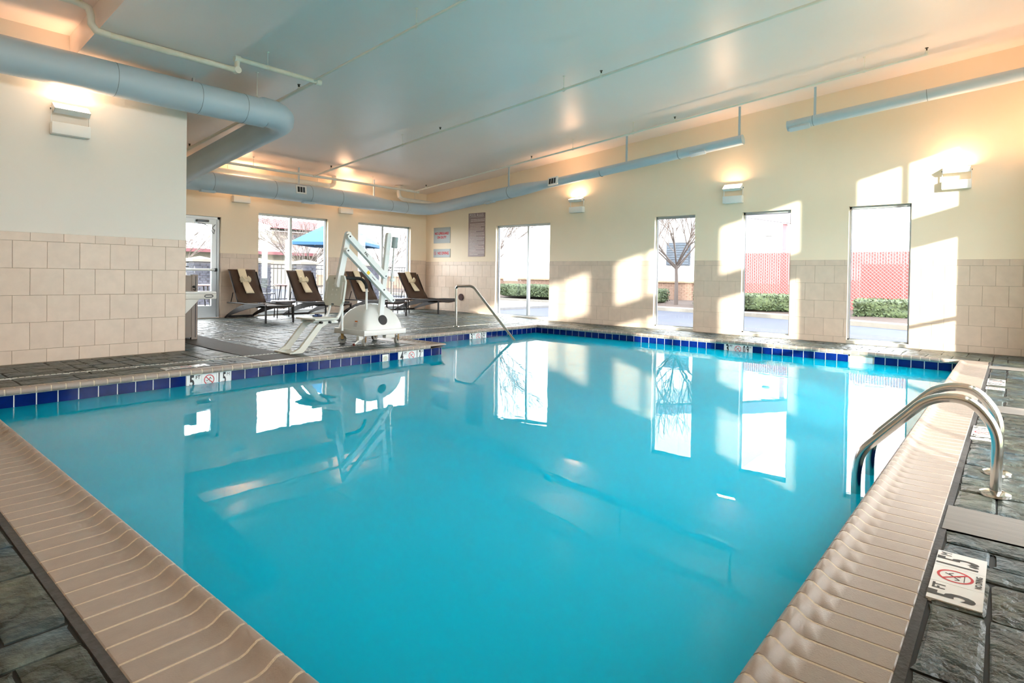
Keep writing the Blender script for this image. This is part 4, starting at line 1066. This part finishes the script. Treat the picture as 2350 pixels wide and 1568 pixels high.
# ------------------------------------------------------------------ cabinet by the projecting wall
def cabinet():
    t = thing('towel_cabinet', 'taupe cabinet with a white fold-out shelf behind the projecting wall', 'cabinet', (3.5, 9.62, 0))
    z = deck_z(3.5, 9.6)
    MB().rbox((3.24,9.50,z+.03), (3.78,9.98,z+.97), .006).build('body', CABIN, t)
    MB().box((3.71,9.492,z), (3.795,9.55,z+.985)).build('corner_post', CABIN, t)
    MB().box((3.76,9.485,z+.03), (3.767,9.493,z+.96)).build('panel_gap', ALUD, t)
    k = MB(); k.cyl((3.735,9.492,z+.80), (3.735,9.47,z+.80), .018, 12).tube([(3.735,9.465,z+.80),(3.755,9.46,z+.775),(3.74,9.46,z+.745),(3.72,9.465,z+.76)], .006, 6); k.build('lock', BLACK, t)
    sh = MB(); sh.rbox((3.26,9.22,z+.62), (3.96,9.49,z+.715), .012); s = sh.build('shelf', WHITEP, t)
    MB().rbox((3.25,9.20,z+.70), (3.95,9.49,z+.735), .012).build('shelf_lid', WHITE, s)
    h = MB(); h.tube([(3.845+.035*math.cos(a*PI/8)+(.025 if math.cos(a*PI/8) > 0 else -.025), 9.218, z+.665+.018*math.sin(a*PI/8)) for a in range(17)], .006, 6, cap=False); h.build('pull_slot', ALUD, s)
    MB().add([(3.26,9.24,z+.62),(3.72,9.24,z+.62),(3.26,9.24,z+.12),(3.26,9.28,z+.62),(3.72,9.28,z+.62),(3.26,9.28,z+.12)], [(0,1,2),(3,5,4),(0,3,4,1),(1,4,5,2),(2,5,3,0)]).build('gusset', WHITEP, t)
cabinet()

# ================================================================== OUTSIDE
ASPH = mat('asphalt', srgb(36,43,60), .85, var=.06, vscale=12, bump=.2, bscale=120)  # blue cast of building shade and window haze is mixed into this colour
CURB = mat('kerb_concrete', srgb(112,108,102), .85, var=.04, vscale=8)
MULCH = mat('mulch', srgb(58,46,42), .95, var=.25, vscale=25, bump=.8, bscale=50)
LAWN = mat('lawn', srgb(76,88,52), .95, var=.15, vscale=6, bump=.4, bscale=60)
PATIO = mat('patio_concrete', srgb(104,104,106), .8, var=.05, vscale=5)
def ground():
    g = MB(); g.add([(-90,-90,-.30),(120,-90,-.30),(120,120,-.30),(-90,120,-.30)], [(0,1,2,3)]); tag(g.build('ground', LAWN), 'pale lawn around the building', 'ground', kind='structure')
    kerb = [(15.6,-8),(16.3,-2),(16.9,1.9),(17.6,3.4),(18.5,5.2),(18.95,6.6),(19.4,8.8),(19.8,12),(20.25,15.5),(20.35,19),(20.4,40)]
    m = MB(); n = len(kerb)
    vs = [(XW+.2,y,-.1) for x, y in kerb]+[(x,y,-.1) for x, y in kerb]
    m.add(vs, [(i,i+1,n+i+1,n+i) for i in range(n-1)]); tag(m.build('driveway', ASPH), 'asphalt driveway with blue grey shade in its colour outside the long window wall', 'driveway', kind='structure')
    m = MB()
    for i in range(n-1):
        (xa,ya),(xb,yb) = kerb[i], kerb[i+1]; w = .45
        m.add([(xa,ya,-.12),(xb,yb,-.12),(xb,yb,.02),(xa,ya,.02),(xa+w,ya,-.12),(xb+w,yb,-.12),(xb+w,yb,.03),(xa+w,ya,.03)], [(0,1,2,3),(3,2,6,7),(4,7,6,5)])
    k = m.build('kerb', CURB); tag(k, 'pale concrete kerb along the driveway edge', 'kerb')
    m = MB(); rows = 4
    for i in range(n-1):
        (xa,ya),(xb,yb) = kerb[i], kerb[i+1]
        for (o0, z0, o1, z1) in ((.45,.02,1.2,.10),(1.2,.10,6.5,.12)):
            m.add([(xa+o0,ya,z0),(xb+o0,yb,z0),(xb+o1,yb,z1),(xa+o1,ya,z1)], [(0,1,2,3)])
    tag(m.build('planting_bed', MULCH), 'brown mulch bed behind the kerb', 'ground', kind='structure')
    m = MB(); m.box((2.5,YB+.2,-.12), (19.5,20.6,-.02)); tag(m.build('patio', PATIO), 'pale concrete patio outside the back wall', 'patio', kind='structure')
ground()
HEDGE = mat('hedge_leaves', srgb(30,46,28), .7, col2=srgb(66,80,46), vscale=16, detail=3, bump=.6, bscale=40)
def hedge(x0, x1, y0, y1, z0, z1, label):
    t = thing('hedge', label, 'hedge', ((x0+x1)/2, (y0+y1)/2, z0), 'clipped hedges along the driveway')
    bm = bmesh.new(); bmesh.ops.create_cube(bm, size=1); bmesh.ops.subdivide_edges(bm, edges=bm.edges[:], cuts=9, use_grid_fill=True)
    c = Vector(((x0+x1)/2,(y0+y1)/2,(z0+z1)/2)); s = Vector((x1-x0,y1-y0,z1-z0))
    for v in bm.verts:
        p = v.co.copy(); q = Vector([math.copysign(min(1, abs(2*a))**1.0, a) for a in p])
        k = 1/max(1e-3, (abs(q.x)**6+abs(q.y)**6+abs(q.z)**6)**(1/6)); q = q*k*max(abs(q.x), abs(q.y), abs(q.z))
        v.co = c+Vector((q.x*s.x/2, q.y*s.y/2, q.z*s.z/2))
        n = noise.noise(v.co*3.1)*.10+noise.noise(v.co*9)*.05; v.co += (v.co-c).normalized()*n
    m = MB(); m.bm(bm, 0, True); m.build('foliage', HEDGE, t)
    m = MB(); rnd = random.Random(int(x0*100))
    for i in range(int(900*(y1-y0)+300)):
        f = rnd.choice('xxyyz'); p = Vector((rnd.uniform(x0,x1), rnd.uniform(y0,y1), rnd.uniform(z0+.05,z1)))
        if f == 'x': p.x = rnd.choice((x0, x0, x1))
        elif f == 'y': p.y = rnd.choice((y0, y1))
        else: p.z = z1
        p += (p-c).normalized()*rnd.uniform(-.03,.04)
        a = Vector((rnd.uniform(-1,1), rnd.uniform(-1,1), rnd.uniform(-1,1))).normalized()*.05; b = a.orthogonal().normalized()*.028
        m.add([p-a, p+b, p+a, p-b], [(0,1,2,3)])
    m.build('leaf_scatter', HEDGE, t)['kind'] = 'stuff'
hedge(18.6,19.9, 1.0,3.35, .04,.55, 'clipped green hedge seen through the window nearest the ladder')
hedge(19.4,20.6, 4.2,7.7, .06,.58, 'clipped green hedge below the red fence and canopy post')
hedge(20.5,21.7, 14.9,18.3, .12,.66, 'clipped green hedge seen through the two-pane long-wall window')
hedge(20.4,21.6, 8.2,8.75, .10,.62, 'small hedge end right of the bare tree trunk')
hedge(20.5,21.7, 10.3,11.0, .10,.62, 'small hedge end left of the bare tree trunk')
BARK = mat('pale_bark', srgb(72,64,62), .9, var=.1, vscale=12)
def tree(x, y, z, h, label, spread=.55, seed=1, r0=.07, fork=.4, nb=6, depth=4):
    t = thing('bare_tree', label, 'tree', (x, y, z), 'bare winter trees'); rnd = random.Random(seed)
    p0 = Vector((x,y,z)); p1 = p0+Vector((rnd.uniform(-.04,.04), rnd.uniform(-.04,.04), h*fork))
    MB().tube([p0, (p0+p1)/2+Vector((.02,0,0)), p1], [r0, r0*.85, r0*.72], 10).build('trunk', BARK, t)
    m = MB()
    def grow(p, d, L, r, lv):
        q = p+d*L*.5+Vector((rnd.uniform(-1,1), rnd.uniform(-1,1), rnd.uniform(0,.6)))*L*.07; e = q+d*L*.5+Vector((0,0,L*.06))
        m.tube([p, q, e], [r, r*.85, r*.65], 5 if lv < 2 else 4, cap=False)
        if lv >= depth: return
        for k in range(rnd.choice((3,3,4))):
            s = rnd.uniform(.45,1); b = p+(e-p)*s
            nd = (d+Vector((rnd.uniform(-1,1), rnd.uniform(-1,1), rnd.uniform(-.3,.7)))*.75).normalized()
            grow(b, nd, L*rnd.uniform(.5,.8), r*.66, lv+1)
    for k in range(nb):
        a = 2*PI*k/nb+rnd.uniform(-.3,.3); d = Vector((math.cos(a)*spread, math.sin(a)*spread, 1)).normalized()
        grow(p0+(p1-p0)*rnd.uniform(.85,1), d, h*(1-fork)*rnd.uniform(.4,.6), r0*.40, 1)
    m.build('branches', BARK, t)
tree(20.6,9.5,.08, 5.0, 'bare tree in front of the grey louvre', 1.0, 3, .075, .3, 11)
tree(20.9,18.9,.10, 5.0, 'bare tree at the left of the two-pane long-wall window', .9, 5, .07, .34, 9)
tree(17.0,29,-.2, 4.6, 'bare tree behind the blue umbrella', 1.1, 8, .06, .3, 9)
tree(13.6,23.2,-.2, 4.2, 'bare tree standing left of the blue umbrella', 1.2, 9, .05, .28, 9)
tree(10.4,28.5,-.2, 4.6, 'bare tree seen through the glass door', 1.0, 12, .05, .28, 9)
tree(19.6,25.5,-.2, 4.8, 'bare tree behind the right back window', 1.1, 15, .06, .28, 9)
BRICK = mat('pale_brick', srgb(112,90,78), .85, var=.12, vscale=9, bump=.2, bscale=30)
SIDING = mat('white_metal_siding', srgb(196,198,202), .5)
def warehouse():
    x = 24.5
    t = thing('white_building', 'white corrugated building with a low brick base across the driveway', 'building', (x, 18, 0))
    MB().box((x,9.0,.9), (x+9,40,7.0)).build('wall_panel', SIDING, t)
    m = MB(); y = 9.05
    while y < 32: m.box((x-.035,y,.92), (x,y+.07,7.0)); y += .32
    m.build('siding_ribs', SIDING, t)['kind'] = 'stuff'
    b = MB(); b.box((x-.02,8.95,-.1), (x+9,40,.86)).build('brick_base', BRICK, t)
    MB().box((x-.1,8.9,.86), (x,40,.93)).build('brick_cap', mat('brick_cap', srgb(130,108,88), .8), t)
    m = MB(); rows = 11
    for r in range(rows):
        z = -.02+r*.08; y = 9.0+(.12 if r % 2 else 0)
        while y < 22: m.box((x-.032,y,z), (x-.02,y+.225,z+.068)); y += .24
    m.build('bricks', BRICK, t)['kind'] = 'stuff'
    lv = MB(); lv.box((x-.10,10.65,1.62), (x-.04,11.75,2.62)); o = lv.build('louvre', mat('louvre_blue_grey', srgb(44,54,68), .4), t)
    for i in range(9): MB().box((x-.125,10.70,1.68+i*.102), (x-.10,11.70,1.74+i*.102)).build('slat', mat('louvre_slat', srgb(58,70,84), .4), o)
warehouse()
REDF = mat('faded_red', srgb(126,46,46), .6, var=.08, vscale=3)
REDD = mat('red_container', srgb(122,32,32), .6, var=.12, vscale=1.5)
def red_fence():
    x = 22.0
    t = thing('red_fence', 'red slatted chain link fence beyond the hedges', 'fence', (x, 3, 0))
    z1 = 2.06; y0, y1 = -3.0, 8.3
    MB().tube([(x,y0,z1),(x,y1,z1)], .025, 8).build('top_rail', ALU, t)
    y = y0
    while y <= y1+.01: MB().tube([(x+.04,y,-.1),(x+.04,y,z1)], .035, 8).build('post', ALU, t); y += 1.883
    m = MB(); y = y0
    while y < y1: m.box((x-.004,y,.02), (x+.004,y+.064,z1-.05)); y += .075
    m.build('slats', REDF, t)['kind'] = 'stuff'
    m = MB(); y = y0; W = z1-.05
    k = -W
    while y0+k < y1:
        for s in (1, -1):
            a = max(0, -k); b = min(W, y1-y0-k)
            if b > a:
                if s == 1: p, q = (y0+k+a, .02+a), (y0+k+b, .02+b)
                else: p, q = (y0+k+a, z1-.05-a), (y0+k+b, z1-.05-b)
                m.tube([(x-.012,p[0],p[1]),(x-.012,q[0],q[1])], .006, 3, cap=False)
        k += .11
    m.build('wire_mesh', mat('fence_wire', srgb(126,96,98), .5), t)['kind'] = 'stuff'
    for i, (ya, yb_, zt, lb) in enumerate(((1.2,3.9,1.65,'red container behind the fence at the rightmost window'), (4.3,6.2,1.1,'low red container behind the fence by the canopy post'))):
        c = thing('container', lb, 'container', (x+2, (ya+yb_)/2, -.1), 'red containers behind the fence')
        MB().rbox((x+.8,ya,-.1), (x+3,yb_,zt), .03).build('body', REDD, c)
        for k in range(5): MB().box((x+.77,ya+.2+k*(yb_-ya-.4)/4-.03,-.05), (x+.81,ya+.2+k*(yb_-ya-.4)/4+.03,zt-.05)).build('rib', REDD, c)
    p = thing('canopy', 'pink steel post carrying a pale canopy beam beyond the fence', 'canopy', (23.5, 6.6, 0))
    MB().box((23.46,6.50,-.1), (23.60,6.64,3.15)).build('post', mat('pink_steel', srgb(150,84,92), .6), p)
    CAN = mat('canopy_fascia', srgb(92,88,98), .6)
    m = MB(); m.add([(23.3,6.2,3.12),(23.3,6.2,3.5),(23.3,12,4.6),(23.3,12,4.2),(23.8,6.2,3.12),(23.8,6.2,3.5),(23.8,12,4.6),(23.8,12,4.2)], [(0,1,2,3),(4,7,6,5),(0,4,5,1),(1,5,6,2),(2,6,7,3),(3,7,4,0)]); m.build('beam', CAN, p)
    MB().rbox((23.35,7.0,2.7), (23.55,7.25,2.82), .02).build('floodlight', mat('floodlight_grey', srgb(110,110,112), .5), p)
red_fence()
# ---- patio side
IRON = mat('black_iron', srgb(22,24,30), .5)
def iron_fence(xa, xb, y, label):
    xa += .05; xb -= .05
    t = thing('iron_fence', label, 'fence', ((xa+xb)/2, y, -.02), 'black picket fences round the patio')
    for z in (1.33, 1.19, .1): MB().box((xa,y-.015,z-.018), (xb,y+.015,z+.018)).build('rail', IRON, t)
    x = xa+.06
    while x < xb: MB().box((x-.009,y-.009,.0), (x+.009,y+.009,1.33)).build('picket', IRON, t); x += .145
def pier(x, y, label):
    t = thing('brick_pier', label, 'pier', (x, y, -.02), 'brick piers of the patio fence')
    PB = mat('pier_brick', srgb(56,58,70), .85, var=.2, vscale=8)
    MB().box((x-.29,y-.29,-.05), (x+.29,y+.29,1.36)).build('core', mat('pier_mortar', srgb(92,92,98), .9), t)
    me = MB().box((-.1,-.012,-.033), (.1,.012,.033)).mesh('brick', PB)
    for r in range(17):
        z = .03+r*.077
        for sx, sy, ang in ((0,-1,0), (-1,0,PI/2)):
            for k in range(3):
                u = -.2+k*.21+(.05 if r % 2 else -.05)
                if abs(u) > .2: u = math.copysign(.2, u)
                o = link('brick', me, t); o.matrix_basis = Matrix.Translation(-t.location) @ Matrix.Translation((x+(u if sy else sx*.295), y+(sy*.295 if sy else u), z)) @ Matrix.Rotation(ang, 4, 'Z')
    MB().box((x-.36,y-.36,1.36), (x+.36,y+.36,1.44)).add([(x-.36,y-.36,1.44),(x+.36,y-.36,1.44),(x+.36,y+.36,1.44),(x-.36,y+.36,1.44),(x,y,1.54)], [(0,1,4),(1,2,4),(2,3,4),(3,0,4)]).build('cap', CURB, t)
YF = 20.0
pier(8.05, YF, 'brick pier with white cap seen through the glass door'); pier(10.0, YF, 'brick pier with white cap behind the window left of the pool lift')
pier(11.75, YF, 'brick pier with white cap under the blue umbrella'); pier(14.6, YF, 'brick pier with white cap behind the pool lift boom')
iron_fence(5.0, 7.76, YF, 'black picket fence left of the pier seen through the door'); iron_fence(8.34, 9.71, YF, 'short black picket fence between door and window')
iron_fence(10.29, 11.46, YF, 'black picket fence panel under the umbrella edge'); iron_fence(12.04, 14.31, YF, 'black picket fence panel left of the boom pier'); iron_fence(14.89, 19.4, YF, 'black picket fence panel right of the boom pier')
def umbrella():
    x, y = 11.2, 17.0; t = thing('patio_umbrella', 'square sky blue patio umbrella outside the back windows', 'umbrella', (x, y, -.02))
    UM = mat('blue_canvas', srgb(24,74,112), .8)
    MB().tube([(x,y,-.02),(x,y,2.95)], .025, 10).build('pole', ALU, t); MB().cyl((x,y,-.02), (x,y,.08), .28, 20).build('base', BLACK, t)
    r = 1.5; ca, sa = math.cos(.72), math.sin(.72); C = [(x+r*1.05*(a*ca-b*sa)/1.0, y+r*1.05*(a*sa+b*ca), 2.02) for a, b in ((-.74,-.74),(.74,-.74),(.74,.74),(-.74,.74))]
    for i in range(4):
        a, b = Vector(C[i]), Vector(C[(i+1) % 4]); top = Vector((x,y,2.86)); m = MB()
        m.add([a, b, top], [(0,1,2)]); m.add([a, b, b-Vector((0,0,.09)), a-Vector((0,0,.09))], [(0,1,2,3)])
        o = m.build('canopy_panel', UM, t); md = o.modifiers.new('t', 'SOLIDIFY'); md.thickness = .006
        MB().tube([top-Vector((0,0,.03)), a-Vector((0,0,.02))], .009, 6).build('rib', ALU, t)
umbrella()
def patio_set(x, y, lb1, lb2, ang):
    t = thing('patio_table', lb1, 'table', (x, y, -.02), 'patio tables')
    m = MB(); m.lathe([(0,.72),(.5,.72),(.52,.70),(.5,.685),(0,.685)], 28, 0, Matrix.Translation((x,y,-.02))); m.build('table_top', mat('table_rust', srgb(70,44,42), .5), t)
    for k in range(4): a = k*PI/2+.6; MB().tube([(x+.32*math.cos(a),y+.32*math.sin(a),.67),(x+.42*math.cos(a),y+.42*math.sin(a),-.02)], .018, 8).build('leg', IRON, t)
    for j, da in enumerate((ang, ang+2.6)):
        cx, cy = x+.85*math.cos(da), y+.85*math.sin(da)
        c = thing('patio_chair', lb2[j], 'chair', (cx, cy, -.02), 'dark patio chairs')
        M = Matrix.Translation((cx,cy,-.02)) @ Matrix.Rotation(da+PI/2, 4, 'Z')
        MB().rbox((-.25,-.25,.41), (.25,.24,.44), .01, 0, M).build('seat', IRON, c)
        MB().rbox((-.25,-.30,.46), (.25,-.27,.92), .012, 0, M).build('backrest', IRON, c)
        for sx in (-.25, .25):
            for sy in (-.25, .24): MB().tube([M @ Vector((sx,sy,.42)), M @ Vector((sx*1.1,sy*1.1,0))], .013, 7).build('leg', IRON, c)
            MB().tube([M @ Vector((sx,-.28,.70)), M @ Vector((sx*1.05,-.05,.68)), M @ Vector((sx*1.05,.22,.63)), M @ Vector((sx,.24,.42))], .013, 7).build('armrest', IRON, c)
patio_set(6.55, 16.5, 'round patio table outside the glass door', ['dark patio chair nearest the glass door', 'dark patio chair behind the table outside the door'], .2)
patio_set(9.3, 16.6, 'round patio table outside the left back window', ['dark patio chair right of the left window table', 'dark patio chair left of the left window table'], -.4)
def red_roof_building():
    y = 45.0; t = thing('red_roof_building', 'cream building with red standing seam roofs beyond the patio', 'building', (27, y, -.3))
    CRM = mat('cream_render', srgb(140,134,124), .8); RR = mat('red_metal_roof', srgb(118,54,62), .5); TR = mat('pale_trim', srgb(150,148,146), .6); SH = mat('dark_pane_glass', srgb(50,54,62), .3)  # the last material is the dark tone of the window panes
    MB().box((23.5,y,-.3), (60,y+12,4.35)).build('tower_wall', CRM, t)
    def roof(x0, x1, ye, yr, ze, zr, name, RR=RR):
        m = MB(); m.add([(x0,ye,ze),(x1,ye,ze),(x1-.3,yr,zr),(x0+.6,yr,zr),(x0,ye,ze-.25),(x1,ye,ze-.25)], [(0,1,2,3),(0,4,5,1)]); o = m.build(name, RR, t)
        mm = MB(); n = int((x1-x0)/.55)
        for i in range(1, n):
            x = x0+.55*i; mm.tube([(x,ye-.02,ze+.04),(x+.1,yr,zr+.04)], .035, 4)
        mm.build('roof_seams', RR, o)['kind'] = 'stuff'; return o
    roof(22.9, 60, y-.9, y+4, 4.55, 5.6, 'upper_roof')
    MB().box((22.9,y-.9,4.25), (60,y-.8,4.5)).build('upper_fascia', TR, t)
    MB().box((15,y-3,-.3), (60,y,2.55)).build('lower_wall', CRM, t)
    roof(14, 60, y-4.2, y, 2.55, 3.3, 'lower_roof', mat('pale_lower_roof', srgb(150,134,138), .6))
    MB().box((14,y-4.25,2.30), (60,y-4.1,2.52)).build('lower_fascia', mat('roof_band', srgb(80,38,46), .6), t)
    for i in range(7):
        x = 19+i*4.2; w = MB(); w.box((x,y-3.06,.4), (x+1.6,y-3.0,1.9)); o = w.build('window', TR, t); MB().box((x+.12,y-3.09,.52), (x+1.48,y-3.05,1.78)).build('pane', SH, o)
    for i in range(5):
        x = 25+i*4.6; w = MB(); w.box((x,y-.06,3.55), (x+1.2,y,4.15)); o = w.build('window', TR, t); MB().box((x+.1,y-.09,3.62), (x+1.1,y-.05,4.08)).build('pane', SH, o)
    MB().box((8,y-1,-.3), (22.9,y+6,2.0)).build('wing_wall', CRM, t)
    m = MB(); m.add([(7,y-1.6,2.0),(23,y-1.6,2.0),(23,y+3,3.9),(7,y+3,2.3)], [(0,1,2,3)]); m.build('wing_roof', mat('grey_roof', srgb(112,110,118), .6), t)
red_roof_building()
